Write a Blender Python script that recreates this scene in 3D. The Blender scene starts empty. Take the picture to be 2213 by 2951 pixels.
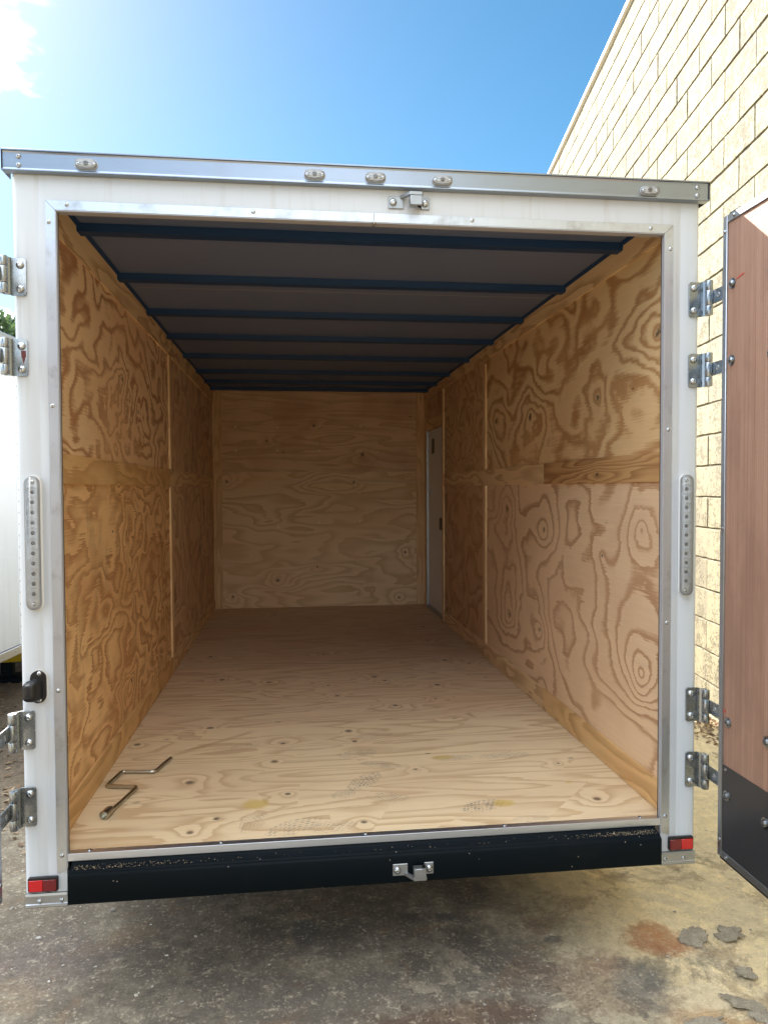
import bpy, bmesh, math, random
from mathutils import Vector, Matrix, noise as mnoise
random.seed(11)
sc = bpy.context.scene
C = sc.collection

# ------------------------------------------------------------------ camera
CAM = Vector((-0.2696, -2.4494, 1.1646))
YAW, PITCH, ROLL, FPX = 0.11989, -0.03081, -0.00454, 1606.4      # focal length in px of a 1659 x 2212 frame
fw = Vector((math.sin(YAW)*math.cos(PITCH), math.cos(YAW)*math.cos(PITCH), math.sin(PITCH)))
r0 = Vector((math.cos(YAW), -math.sin(YAW), 0)); u0 = r0.cross(fw)
rt = math.cos(ROLL)*r0 + math.sin(ROLL)*u0; up = -math.sin(ROLL)*r0 + math.cos(ROLL)*u0
cd = bpy.data.cameras.new('camera'); cam = bpy.data.objects.new('camera', cd); C.objects.link(cam)
m = Matrix.Identity(4)
for i in range(3):
    m[i][0], m[i][1], m[i][2], m[i][3] = rt[i], up[i], -fw[i], CAM[i]
cam.matrix_world = m
cd.sensor_fit = 'VERTICAL'; cd.sensor_height = 36; cd.lens = 36*FPX/2212
cd.clip_start = 0.05; cd.clip_end = 600
sc.camera = cam

# ------------------------------------------------------------------ sky, sun, exposure
SUN = Vector((-0.645, 1.164, 1.0)).normalized()                  # towards the sun: ahead of the camera, to the left
EL = math.asin(SUN.z); AZ = math.atan2(SUN.x, SUN.y)
w = bpy.data.worlds.new('World'); sc.world = w; w.use_nodes = True
SKY_STRENGTH, SUN_STRENGTH, EXPOSURE = 0.05, 3.7, 2.32
sd = bpy.data.lights.new('sun', 'SUN'); sd.energy = SUN_STRENGTH; sd.angle = math.radians(0.53); sd.color = (1, 0.94, 0.84)
so = bpy.data.objects.new('sun', sd); C.objects.link(so); so.rotation_euler = SUN.to_track_quat('Z', 'Y').to_euler()
so.location = (-8, 10, 14)
sc.view_settings.view_transform = 'Standard'; sc.view_settings.look = 'None'
sc.view_settings.exposure = EXPOSURE; sc.view_settings.gamma = 1; sc.view_settings.use_curve_mapping = False
sc.cycles.max_bounces = 14; sc.cycles.diffuse_bounces = 9; sc.cycles.glossy_bounces = 5
sc.cycles.transparent_max_bounces = 12; sc.cycles.sample_clamp_indirect = 6
sc.cycles.caustics_reflective = False; sc.cycles.caustics_refractive = False
sc.cycles.use_denoising = True

# ------------------------------------------------------------------ node helper
class NT:
    def __init__(s, tree):
        s.t = tree; s.n = tree.nodes; s.l = tree.links
    def put(s, sock, v):
        if v is None: return
        if isinstance(v, bpy.types.NodeSocket): s.l.new(v, sock)
        else:
            if sock.type == 'RGBA' and len(v) == 3: v = (*v, 1)
            sock.default_value = v
    def m(s, op, a, b=None, c=None, clamp=False):
        n = s.n.new('ShaderNodeMath'); n.operation = op; n.use_clamp = clamp
        s.put(n.inputs[0], a); s.put(n.inputs[1], b); s.put(n.inputs[2], c)
        return n.outputs[0]
    def v(s, op, a, b=None):
        n = s.n.new('ShaderNodeVectorMath'); n.operation = op
        s.put(n.inputs[0], a)
        if b is not None:
            s.put(n.inputs[3 if op == 'SCALE' else 1], b)
        return n.outputs['Value'] if op in ('LENGTH', 'DOT_PRODUCT', 'DISTANCE') else n.outputs[0]
    def comb(s, x, y, z=0.0):
        n = s.n.new('ShaderNodeCombineXYZ')
        s.put(n.inputs[0], x); s.put(n.inputs[1], y); s.put(n.inputs[2], z); return n.outputs[0]
    def sep(s, v):
        n = s.n.new('ShaderNodeSeparateXYZ'); s.put(n.inputs[0], v); return n.outputs
    def noise(s, vec, scale=1, detail=2, rough=0.5, dist=0, color=False):
        n = s.n.new('ShaderNodeTexNoise'); s.put(n.inputs['Vector'], vec); n.inputs['Scale'].default_value = scale
        n.inputs['Detail'].default_value = detail; n.inputs['Roughness'].default_value = rough; n.inputs['Distortion'].default_value = dist
        return n.outputs['Color' if color else 'Fac']
    def vor(s, vec, scale=1, feature='F1', rnd=1):
        n = s.n.new('ShaderNodeTexVoronoi'); n.feature = feature; s.put(n.inputs['Vector'], vec)
        n.inputs['Scale'].default_value = scale; n.inputs['Randomness'].default_value = rnd; return n.outputs
    def ramp(s, fac, stops, interp='LINEAR'):
        n = s.n.new('ShaderNodeValToRGB'); n.color_ramp.interpolation = interp; e = n.color_ramp.elements
        while len(e) < len(stops): e.new(0.5)
        for el, (p, c) in zip(e, stops):
            el.position = p; c = (c, c, c) if isinstance(c, (int, float)) else c; el.color = (*c, 1)
        s.put(n.inputs[0], fac); return n.outputs[0]
    def mix(s, fac, a, b, mode='MIX'):
        n = s.n.new('ShaderNodeMix'); n.data_type = 'RGBA'; n.blend_type = mode
        s.put(n.inputs[0], fac); s.put(n.inputs[6], a); s.put(n.inputs[7], b); return n.outputs[2]
    def sstep(s, x, lo, hi, a=0.0, b=1.0):
        n = s.n.new('ShaderNodeMapRange'); n.interpolation_type = 'SMOOTHSTEP'
        s.put(n.inputs[0], x); s.put(n.inputs[1], lo); s.put(n.inputs[2], hi); s.put(n.inputs[3], a); s.put(n.inputs[4], b)
        return n.outputs[0]
    def bump(s, h, strength=0.3, dist=0.01, normal=None):
        n = s.n.new('ShaderNodeBump'); n.inputs['Strength'].default_value = strength; n.inputs['Distance'].default_value = dist
        s.put(n.inputs['Height'], h)
        if normal is not None: s.put(n.inputs['Normal'], normal)
        return n.outputs[0]

def new_mat(name):
    mt = bpy.data.materials.new(name); mt.use_nodes = True
    N = NT(mt.node_tree); b = N.n['Principled BSDF']
    return mt, N, b
def coords(N, kind='Object'):
    return N.n.new('ShaderNodeTexCoord').outputs[kind]

# world nodes: Nishita sky with cumulus low on the left and added fill cloud behind the camera
W = NT(w.node_tree); bg = W.n['Background']
sky = W.n.new('ShaderNodeTexSky'); sky.sky_type = 'NISHITA'; sky.sun_disc = False
sky.sun_elevation = EL; sky.sun_rotation = AZ; sky.altitude = 20; sky.air_density = 0.85; sky.dust_density = 0.3; sky.ozone_density = 0.6
gen = coords(W, 'Generated')
nd = W.sep(W.v('NORMALIZE', gen))
hz = W.m('ADD', W.m('MAXIMUM', nd[2], 0.0), 0.12)                # clouds lie on a flat layer seen in perspective
pv_ = W.comb(W.m('SUBTRACT', W.m('MULTIPLY', W.m('DIVIDE', nd[0], hz), 0.5), 3.70), W.m('SUBTRACT', W.m('MULTIPLY', W.m('DIVIDE', nd[1], hz), 0.5), 12.40), 0.0)
cf = W.noise(pv_, 1.0, 7, 0.55)
cloud = W.m('MULTIPLY', W.sstep(cf, 0.495, 0.530), W.sstep(nd[2], 0.01, 0.08))  # most of this cloud is unseen, added behind the camera to brighten the shade
hs = W.n.new('ShaderNodeHueSaturation'); hs.inputs['Hue'].default_value = 0.485; hs.inputs['Saturation'].default_value = 1.32; hs.inputs['Value'].default_value = 0.76
W.put(hs.inputs['Color'], sky.outputs[0])
W.put(bg.inputs[0], W.mix(cloud, hs.outputs[0], (13.6, 14.8, 16.4)))
bg.inputs[1].default_value = SKY_STRENGTH

# ------------------------------------------------------------------ geometry helpers
def root(name, loc, label, cat, group=None, rz=0.0):
    o = bpy.data.objects.new(name, None); C.objects.link(o); o.location = loc; o.rotation_euler = (0, 0, rz)
    o.empty_display_size = 0.1
    o['label'] = label; o['category'] = cat
    if group: o['group'] = group
    o['_inv'] = 1
    return o
INV = {}
def link(o, parent, world=True):
    C.objects.link(o)
    if parent is not None:
        o.parent = parent
        if world and parent.type == 'EMPTY':
            mm = Matrix.Translation(parent.location) @ parent.rotation_euler.to_matrix().to_4x4()
            o.matrix_parent_inverse = mm.inverted()
    return o
def tag(o, label=None, cat=None, group=None, kind=None):
    if label: o['label'] = label
    if cat: o['category'] = cat
    if group: o['group'] = group
    if kind: o['kind'] = kind
    return o
def data_of(bm, name, mat, smooth=False, angle=None):
    bmesh.ops.recalc_face_normals(bm, faces=bm.faces[:])
    me = bpy.data.meshes.new(name); bm.to_mesh(me); bm.free()
    if mat is not None: me.materials.append(mat)
    if smooth:
        for p in me.polygons: p.use_smooth = True
        if angle is not None: me.set_sharp_from_angle(angle=math.radians(angle))
    return me
def obj(name, me, parent=None, world=True, loc=None, rot=None):
    o = bpy.data.objects.new(name, me)
    if loc is not None: o.location = loc
    if rot is not None: o.rotation_euler = rot
    return link(o, parent, world)
def bm_box(bm, x0, x1, y0, y1, z0, z1, bev=0.0, seg=2, mat=None):
    vs = [bm.verts.new((x, y, z)) for x in (x0, x1) for y in (y0, y1) for z in (z0, z1)]
    fs = [(0, 1, 3, 2), (4, 6, 7, 5), (0, 4, 5, 1), (2, 3, 7, 6), (0, 2, 6, 4), (1, 5, 7, 3)]
    faces = [bm.faces.new([vs[i] for i in f]) for f in fs]
    if mat is not None: bmesh.ops.transform(bm, matrix=mat, verts=vs)
    if bev > 0:
        es = list({e for f in faces for e in f.edges})
        bmesh.ops.bevel(bm, geom=es, offset=bev, segments=seg, affect='EDGES', profile=0.5)
def box(name, x0, x1, y0, y1, z0, z1, mat, parent=None, bev=0.0, seg=2, world=True):
    bm = bmesh.new(); bm_box(bm, x0, x1, y0, y1, z0, z1, bev, seg)
    return obj(name, data_of(bm, name, mat, bev > 0, 40), parent, world)
def prism_me(name, poly, axis, a, b, mat, bev=0.0, smooth=False, angle=30):
    """extrude a 2-D outline; axis z: outline (x,y); axis y: (x,z); axis x: (y,z)"""
    def P(p, t):
        return {'z': (p[0], p[1], t), 'y': (p[0], t, p[1]), 'x': (t, p[0], p[1])}[axis]
    bm = bmesh.new()
    A = [bm.verts.new(P(p, a)) for p in poly]; B = [bm.verts.new(P(p, b)) for p in poly]
    n = len(poly)
    bm.faces.new(A); bm.faces.new(B[::-1])
    for i in range(n): bm.faces.new((A[i], A[(i+1) % n], B[(i+1) % n], B[i]))
    if bev: bmesh.ops.bevel(bm, geom=bm.edges[:], offset=bev, segments=1, affect='EDGES')
    return data_of(bm, name, mat, smooth, angle)
def prism(name, poly, axis, a, b, mat, parent=None, bev=0.0, smooth=False, world=True, angle=30):
    return obj(name, prism_me(name, poly, axis, a, b, mat, bev, smooth, angle), parent, world)
def lathe_me(name, prof, mat, n=16, smooth=True, angle=35):
    """profile (r, h) turned about +Z"""
    bm = bmesh.new(); rings = []
    for r, h in prof:
        if r < 1e-6: rings.append([bm.verts.new((0, 0, h))])
        else: rings.append([bm.verts.new((r*math.cos(2*math.pi*i/n), r*math.sin(2*math.pi*i/n), h)) for i in range(n)])
    for a, b in zip(rings, rings[1:]):
        for i in range(n):
            j = (i+1) % n
            if len(a) == 1 and len(b) == 1: continue
            if len(a) == 1: bm.faces.new((a[0], b[i], b[j]))
            elif len(b) == 1: bm.faces.new((a[i], a[j], b[0]))
            else: bm.faces.new((a[i], a[j], b[j], b[i]))
    return data_of(bm, name, mat, smooth, angle)
def round_path(pts, rad, k=5):
    out = [Vector(pts[0])]
    for a, b, c in zip(pts, pts[1:], pts[2:]):
        a, b, c = Vector(a), Vector(b), Vector(c)
        p = b + (a-b).normalized()*rad; q = b + (c-b).normalized()*rad
        for i in range(k+1):
            t = i/k; out.append((1-t)**2*p + 2*t*(1-t)*b + t*t*q)
    out.append(Vector(pts[-1])); return out
def tube_me(name, pts, r, mat, n=10, rr=None):
    bm = bmesh.new(); rings = []; pts = [Vector(p) for p in pts]; ref = None
    for i, p in enumerate(pts):
        d = (pts[min(i+1, len(pts)-1)] - pts[max(i-1, 0)]).normalized()
        if ref is None: ref = d.orthogonal().normalized()
        a = (ref - d*ref.dot(d)).normalized(); ref = a; b = d.cross(a)
        R = rr[i] if rr else r
        rings.append([bm.verts.new(p + R*(math.cos(2*math.pi*k/n)*a + math.sin(2*math.pi*k/n)*b)) for k in range(n)])
    for A, B in zip(rings, rings[1:]):
        for k in range(n): bm.faces.new((A[k], A[(k+1) % n], B[(k+1) % n], B[k]))
    bm.faces.new(rings[0]); bm.faces.new(rings[-1][::-1])
    return data_of(bm, name, mat, True, 50)
def stadium(cx, cz, hw, hh, n=8):
    """upright or lying capsule outline"""
    out = []
    if hw >= hh:
        r = hh
        for i in range(n+1): a = -math.pi/2 + math.pi*i/n; out.append((cx+hw-r+r*math.cos(a), cz+r*math.sin(a)))
        for i in range(n+1): a = math.pi/2 + math.pi*i/n; out.append((cx-hw+r+r*math.cos(a), cz+r*math.sin(a)))
    else:
        r = hw
        for i in range(n+1): a = math.pi*i/n; out.append((cx+r*math.cos(a), cz+hh-r+r*math.sin(a)))
        for i in range(n+1): a = math.pi + math.pi*i/n; out.append((cx+r*math.cos(a), cz-hh+r+r*math.sin(a)))
    return out
def rrect(x0, x1, z0, z1, r, corners=(1, 1, 1, 1), n=4):
    """rounded outline, corners: LL, LR, UR, UL"""
    out = []
    for (cx, cz, a0, on) in ((x0, z0, 180, corners[0]), (x1, z0, 270, corners[1]), (x1, z1, 0, corners[2]), (x0, z1, 90, corners[3])):
        if not on: out.append((cx, cz)); continue
        ox = cx + r if cx == x0 else cx - r; oz = cz + r if cz == z0 else cz - r
        for i in range(n+1):
            a = math.radians(a0 + 90*i/n); out.append((ox + r*math.cos(a), oz + r*math.sin(a)))
    return out

# ------------------------------------------------------------------ materials
def wood(name, plane, seed, su, sv, K, light, dark, knots=(), lo=0.35, hi=0.82, contrast=0.8, fiber='v',
         warp=0.5, tone=None, tone_amt=0.35, auto=0.0, auto_scale=(2.0, 2.0), dirt=0.0, prints=False, jag=0.45, detail=1.9):
    """rotary-cut plywood: contour bands of a height field, bent round knots"""
    mt, N, b = new_mat(name)
    o = N.sep(coords(N)); ax = {'x': 0, 'y': 1, 'z': 2}
    u, v = o[ax[plane[0]]], o[ax[plane[1]]]
    base = N.comb(N.m('MULTIPLY', u, su), N.m('MULTIPLY', v, sv), seed*3.17)
    wv = N.v('SUBTRACT', N.noise(base, 1.3, 2, 0.5, color=True), (0.5, 0.5, 0.5))
    vec = N.v('ADD', base, N.v('SCALE', wv, warp))
    h = N.noise(vec, 1.0, detail, 0.45)
    kmask = None
    for (ku, kv, kr, ka, kd) in knots:                       # place, radius, height of the swirl, darkness of the core
        du = N.m('DIVIDE', N.m('SUBTRACT', u, ku), kr*1.3); dv = N.m('DIVIDE', N.m('SUBTRACT', v, kv), kr)
        q = N.m('ADD', N.m('MULTIPLY', du, du), N.m('MULTIPLY', dv, dv))
        q = N.m('SQRT', q)
        q = N.m('ADD', q, N.m('MULTIPLY', N.m('SUBTRACT', N.noise(base, 5.0, 3, 0.55), 0.5), N.m('MINIMUM', N.m('MULTIPLY', q, 1.1), 1.3)))
        h = N.m('ADD', h, N.m('MULTIPLY', N.m('EXPONENT', N.m('MULTIPLY', q, -0.62)), ka))
        if kd:
            mk = N.m('MULTIPLY', N.sstep(N.m('ADD', q, N.m('MULTIPLY', wv.node.outputs[0] and N.noise(base, 30, 2), 0.3)), 0.22, 0.38, 1, 0), kd)
            kmask = mk if kmask is None else N.m('MAXIMUM', kmask, mk)
    if auto > 0:
        av = N.comb(N.m('MULTIPLY', u, auto_scale[0]), N.m('MULTIPLY', v, auto_scale[1]), seed*1.7)
        vo = N.vor(av, 1.0)
        present = N.m('GREATER_THAN', N.sep(vo['Color'])[0], 1-auto)
        big = N.m('ADD', 0.6, N.m('MULTIPLY', N.sep(vo['Color'])[1], 0.9))
        rel = N.v('SUBTRACT', av, vo['Position'])
        rel = N.v('LENGTH', N.v('MULTIPLY', rel, (1/auto_scale[0], 1/auto_scale[1], 0)))
        dk = N.m('DIVIDE', rel, big)
        h = N.m('ADD', h, N.m('MULTIPLY', N.m('MULTIPLY', N.m('EXPONENT', N.m('MULTIPLY', dk, -18)), present), 0.22))
        mk = N.m('MULTIPLY', N.sstep(N.m('ADD', dk, N.m('MULTIPLY', N.noise(base, 24, 2), 0.006)), 0.009, 0.021, 0.8, 0), present)
        kmask = mk if kmask is None else N.m('MAXIMUM', kmask, mk)
    fu, fv = (3.0, 160.0) if fiber == 'u' else (160.0, 3.0)
    fvec = N.comb(N.m('MULTIPLY', u, fu), N.m('MULTIPLY', v, fv), seed)
    fib = N.noise(fvec, 1.0, 3, 0.65)
    fine = N.noise(fvec, 3.1, 2, 0.6)
    r = N.m('ADD', N.m('MULTIPLY', h, K), N.m('MULTIPLY', fib, jag))
    f = N.m('FRACT', r)
    t = N.ramp(f, [(0, 0.0), (lo, 0.06), (hi, 0.9), (min(hi+0.12, 0.955), 1.0), (0.985, 0.12), (1, 0.0)])
    cn = N.noise(N.comb(N.m('MULTIPLY', u, 1.1), N.m('MULTIPLY', v, 1.1), seed+9), 1.0, 3, 0.6)
    t = N.m('MULTIPLY', t, N.sstep(cn, 0.25, 0.62, contrast*0.7, contrast*1.1), clamp=True)
    col = N.mix(t, light, dark)
    tn = tone or (light[0]*0.9, light[1]*0.72, light[2]*0.62)
    tz = N.noise(N.comb(N.m('MULTIPLY', u, 0.9), N.m('MULTIPLY', v, 1.4), seed+4), 1.6, 4, 0.6)
    col = N.mix(N.m('MULTIPLY', N.sstep(tz, 0.42, 0.68), tone_amt), col, tn)
    g = N.m('ADD', 0.80, N.m('MULTIPLY', N.m('ADD', fib, fine), 0.2))
    col = N.mix(1.0, col, N.comb(g, g, g), 'MULTIPLY')
    if dirt > 0:
        dn = N.noise(N.comb(N.m('MULTIPLY', u, 2.5), N.m('MULTIPLY', v, 1.2), seed+21), 2.2, 6, 0.7)
        col = N.mix(N.m('MULTIPLY', N.sstep(dn, 0.50, 0.72), dirt), col, (0.13, 0.075, 0.04))
    # short dark pitch marks
    pv = N.vor(N.comb(N.m('MULTIPLY', u, 3.2 if fiber == 'u' else 9), N.m('MULTIPLY', v, 9 if fiber == 'u' else 3.2), seed*5), 1.0)
    pm = N.m('MULTIPLY', N.sstep(pv['Distance'], 0.035, 0.06, 1, 0), N.m('GREATER_THAN', N.sep(pv['Color'])[0], 0.8))
    col = N.mix(N.m('MULTIPLY', pm, 0.75), col, (0.07, 0.04, 0.025))
    if kmask is not None:
        col = N.mix(kmask, col, (0.085, 0.05, 0.032))
    if prints:
        col = floor_marks(N, u, v, col)
    N.put(b.inputs['Base Color'], col)
    b.inputs['Roughness'].default_value = 0.62; b.inputs['Specular IOR Level'].default_value = 0.3
    N.put(b.inputs['Normal'], N.bump(N.m('ADD', fib, N.m('MULTIPLY', t, 0.4)), 0.14, 0.004))
    return mt

def floor_marks(N, u, v, col):
    """boot prints and yellow rub marks tracked over the floor sheet by the door"""
    total = None
    for (pu, pv, ang, hl, hw, amt) in ((0.0, 0.47, 55, 0.12, 0.055, 0.85), (0.41, 0.187, 20, 0.10, 0.05, 1.0), (0.0, 0.784, 15, 0.10, 0.05, 0.6),
                                       (0.083, 0.641, -20, 0.10, 0.045, 0.7), (-0.275, 0.106, 30, 0.12, 0.06, 0.6), (-0.15, 0.09, 10, 0.10, 0.05, 0.5),
                                       (0.074, 0.308, -10, 0.09, 0.045, 0.65), (0.632, 0.679, 5, 0.13, 0.05, 0.55), (0.40, 0.68, 0, 0.10, 0.04, 0.6),
                                       (-0.092, 0.358, 35, 0.06, 0.04, 0.6), (-0.5, 0.95, 40, 0.09, 0.05, 0.4), (0.1, 1.02, 10, 0.1, 0.05, 0.35),
                                       (0.55, 0.06, 0, 0.08, 0.03, 0.5), (-0.42, 0.16, 70, 0.1, 0.05, 0.4)):
        a = math.radians(ang); du = N.m('SUBTRACT', u, pu); dv = N.m('SUBTRACT', v, pv)
        lu = N.m('ADD', N.m('MULTIPLY', du, math.cos(a)/hl), N.m('MULTIPLY', dv, math.sin(a)/hl))
        lv = N.m('ADD', N.m('MULTIPLY', du, -math.sin(a)/hw), N.m('MULTIPLY', dv, math.cos(a)/hw))
        d = N.v('LENGTH', N.comb(lu, lv, 0))
        br = N.n.new('ShaderNodeTexBrick'); N.put(br.inputs['Vector'], N.comb(N.m('MULTIPLY', lu, 1.4), N.m('ADD', N.m('MULTIPLY', lv, 0.95), N.m('MULTIPLY', N.m('ABSOLUTE', lu), 0.5)), 0))
        br.inputs['Scale'].default_value = 1.6; br.inputs['Mortar Size'].default_value = 0.065; br.inputs['Mortar Smooth'].default_value = 0.3
        br.inputs['Color1'].default_value = (1, 1, 1, 1); br.inputs['Color2'].default_value = (0.45, 0.45, 0.45, 1); br.inputs['Mortar'].default_value = (0, 0, 0, 1)
        br.inputs['Row Height'].default_value = 0.38; br.inputs['Brick Width'].default_value = 0.42
        mk = N.m('MULTIPLY', N.m('MULTIPLY', N.sep(br.outputs[0])[0], N.sstep(d, 0.75, 1.0, 1, 0)), amt)
        total = mk if total is None else N.m('MAXIMUM', total, mk)
    wear = N.noise(N.comb(N.m('MULTIPLY', u, 1), N.m('MULTIPLY', v, 1), 2), 26, 4, 0.7)
    total = N.m('MULTIPLY', total, N.sstep(wear, 0.32, 0.56))
    col = N.mix(N.m('MULTIPLY', total, 0.8), col, (0.17, 0.14, 0.13))
    ym = None
    for (pu, pv, ru, rv) in ((0.49, 0.2, 0.05, 0.035), (-0.42, 0.31, 0.06, 0.05), (0.36, 0.69, 0.06, 0.03), (0.80, 0.36, 0.02, 0.012)):
        d = N.v('LENGTH', N.comb(N.m('DIVIDE', N.m('SUBTRACT', u, pu), ru), N.m('DIVIDE', N.m('SUBTRACT', v, pv), rv), 0))
        k = N.sstep(N.m('ADD', d, N.m('MULTIPLY', wear, 0.8)), 0.9, 1.5, 1, 0)
        ym = k if ym is None else N.m('MAXIMUM', ym, k)
    col = N.mix(N.m('MULTIPLY', ym, 0.6), col, (0.62, 0.42, 0.06))
    # a long scuff from dragging
    du = N.m('SUBTRACT', u, -0.64); dv = N.m('SUBTRACT', v, 1.01); a = math.atan2(1.164-0.872, -0.473+0.813)
    lu = N.m('ADD', N.m('MULTIPLY', du, math.cos(a)), N.m('MULTIPLY', dv, math.sin(a)))
    lv = N.m('ADD', N.m('MULTIPLY', du, -math.sin(a)), N.m('MULTIPLY', dv, math.cos(a)))
    s = N.m('MULTIPLY', N.sstep(N.m('ABSOLUTE', lv), 0.006, 0.022, 1, 0), N.sstep(N.m('ABSOLUTE', lu), 0.18, 0.24, 1, 0))
    return N.mix(N.m('MULTIPLY', s, 0.4), col, (0.50, 0.27, 0.12))

def metal(name, base, rough, streak=None, stain=0.0, scale=40):
    mt, N, b = new_mat(name); c = coords(N)
    b.inputs['Metallic'].default_value = 1.0
    sv = N.v('MULTIPLY', c, streak or (6, 6, 6))
    n1 = N.noise(sv, scale/6, 4, 0.6)
    n2 = N.noise(c, 7, 5, 0.65)
    col = N.mix(N.m('MULTIPLY', n1, 0.25), base, (base[0]*0.62, base[1]*0.62, base[2]*0.62))
    if stain: col = N.mix(N.m('MULTIPLY', N.sstep(n2, 0.52, 0.72), stain), col, (0.22, 0.18, 0.14))
    N.put(b.inputs['Base Color'], col)
    N.put(b.inputs['Roughness'], N.m('ADD', rough-0.08, N.m('MULTIPLY', n1, 0.2)))
    N.put(b.inputs['Normal'], N.bump(n1, 0.05, 0.002))
    return mt
def paint(name, base, rough, dirt=0.0, dirt_col=(0.3, 0.27, 0.22), streaks=False, coat=0.0, bump=0.02, metallic=0.0, fleck=0.0, spec=0.5):
    mt, N, b = new_mat(name); c = coords(N)
    n1 = N.noise(c, 5, 6, 0.65)
    col = N.mix(N.m('MULTIPLY', n1, 0.10), base, tuple(x*0.8 for x in base))
    if dirt:
        s = N.noise(N.v('MULTIPLY', c, (26, 26, 1.3) if streaks else (9, 9, 9)), 1.0, 5, 0.65)
        col = N.mix(N.m('MULTIPLY', N.sstep(s, 0.5, 0.75), dirt), col, dirt_col)
    if fleck:
        vo = N.vor(c, 90); fl = N.m('MULTIPLY', N.sstep(vo['Distance'], 0.10, 0.2, 1, 0), N.m('GREATER_THAN', N.sep(vo['Color'])[0], 1-fleck))
        col = N.mix(fl, col, (0.42, 0.36, 0.28))
    N.put(b.inputs['Base Color'], col)
    N.put(b.inputs['Roughness'], N.m('ADD', rough-0.06, N.m('MULTIPLY', n1, 0.14)))
    b.inputs['Specular IOR Level'].default_value = spec; b.inputs['Coat Weight'].default_value = coat; b.inputs['Coat Roughness'].default_value = 0.15; b.inputs['Metallic'].default_value = metallic
    N.put(b.inputs['Normal'], N.bump(N.noise(c, 12, 3), bump, 0.01))
    return mt
def clear_plastic(name, tint=(0.93, 0.94, 0.95), haze=0.12):
    mt, N, b = new_mat(name); N.n.remove(b); out = N.n['Material Output']
    tr = N.n.new('ShaderNodeBsdfTransparent'); tr.inputs[0].default_value = (*tint, 1)
    gl = N.n.new('ShaderNodeBsdfGlossy'); gl.inputs['Roughness'].default_value = 0.12
    df = N.n.new('ShaderNodeBsdfDiffuse'); df.inputs[0].default_value = (0.8, 0.8, 0.78, 1)
    fr = N.n.new('ShaderNodeFresnel'); fr.inputs[0].default_value = 1.5
    m1 = N.n.new('ShaderNodeMixShader'); m1.inputs[0].default_value = haze
    N.l.new(tr.outputs[0], m1.inputs[1]); N.l.new(df.outputs[0], m1.inputs[2])
    m2 = N.n.new('ShaderNodeMixShader'); N.put(m2.inputs[0], N.m('MULTIPLY', fr.outputs[0], 1.6, clamp=True))
    N.l.new(m1.outputs[0], m2.inputs[1]); N.l.new(gl.outputs[0], m2.inputs[2])
    N.l.new(m2.outputs[0], out.inputs[0]); return mt

M = {}
M['alu'] = metal('mill_aluminium', (0.46, 0.49, 0.53), 0.34, streak=(2, 2, 2), stain=0.25)
M['alu_rail'] = metal('rail_aluminium', (0.35, 0.395, 0.455), 0.30, streak=(0.6, 40, 60), stain=0.12)
M['alu_trim'] = metal('trim_aluminium', (0.62, 0.66, 0.71), 0.38, streak=(14, 14, 2), stain=0.45)
M['zinc'] = metal('zinc_plated_steel', (0.35, 0.38, 0.405), 0.25, streak=(8, 8, 8), stain=0.12)
M['zinc_dull'] = metal('galvanised_steel', (0.40, 0.42, 0.43), 0.46, streak=(9, 9, 9), stain=0.3)
M['alu_bright'] = metal('threshold_aluminium', (0.74, 0.79, 0.88), 0.36, streak=(0.6, 40, 40))
M['yellow_zinc'] = metal('yellow_zinc', (0.55, 0.535, 0.46), 0.32)
M['screw'] = metal('screw_steel', (0.50, 0.52, 0.54), 0.2)
M['white'] = paint('white_painted_aluminium', (0.60, 0.635, 0.67), 0.36, dirt=0.38, dirt_col=(0.42, 0.37, 0.30), streaks=True, coat=0.25)
M['white_far'] = paint('white_trailer_skin', (0.62, 0.63, 0.62), 0.4, dirt=0.15, streaks=True, coat=0.2)
M['door_white'] = paint('white_side_door', (0.76, 0.77, 0.76), 0.45, dirt=0.05)
M['black'] = paint('black_chassis_paint', (0.004, 0.0075, 0.010), 0.5, dirt=0.2, dirt_col=(0.02, 0.018, 0.016), fleck=0.02, bump=0.04, spec=0.08)
M['black_plastic'] = paint('black_plastic', (0.010, 0.010, 0.011), 0.34)
M['rubber'] = paint('black_rubber', (0.014, 0.014, 0.014), 0.7)
M['rib'] = paint('black_roof_bow', (0.012, 0.045, 0.12), 0.5, spec=0.25)
M['kick'] = paint('charcoal_kick_plate', (0.045, 0.046, 0.05), 0.34, dirt=0.25, dirt_col=(0.09, 0.085, 0.08), metallic=0.2)
M['red'] = paint('red_reflector_bright', (0.55, 0.006, 0.012), 0.18, coat=0.6)
M['dark_red'] = paint('red_reflector_dark', (0.16, 0.004, 0.010), 0.18, coat=0.6)
M['lens'] = clear_plastic('clear_lens', haze=0.13)
M['led'] = paint('lamp_reflector', (0.80, 0.83, 0.86), 0.2)
M['led_dark'] = paint('lamp_dark_centre', (0.018, 0.018, 0.02), 0.2)
M['lamp_base'] = paint('lamp_base_grey', (0.74, 0.75, 0.75), 0.3)
M['return'] = paint('grey_return', (0.42, 0.42, 0.44), 0.6, dirt=0.2)
M['sealant'] = paint('white_sealant', (0.72, 0.70, 0.66), 0.4)
M['ink'] = paint('grey_label', (0.12, 0.13, 0.13), 0.5)
M['stain_red'] = paint('red_marker', (0.50, 0.10, 0.07), 0.6)
M['rust'] = paint('rust_drip', (0.13, 0.025, 0.02), 0.5)
M['yellow'] = paint('yellow_machine_paint', (0.62, 0.42, 0.02), 0.4)

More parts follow.
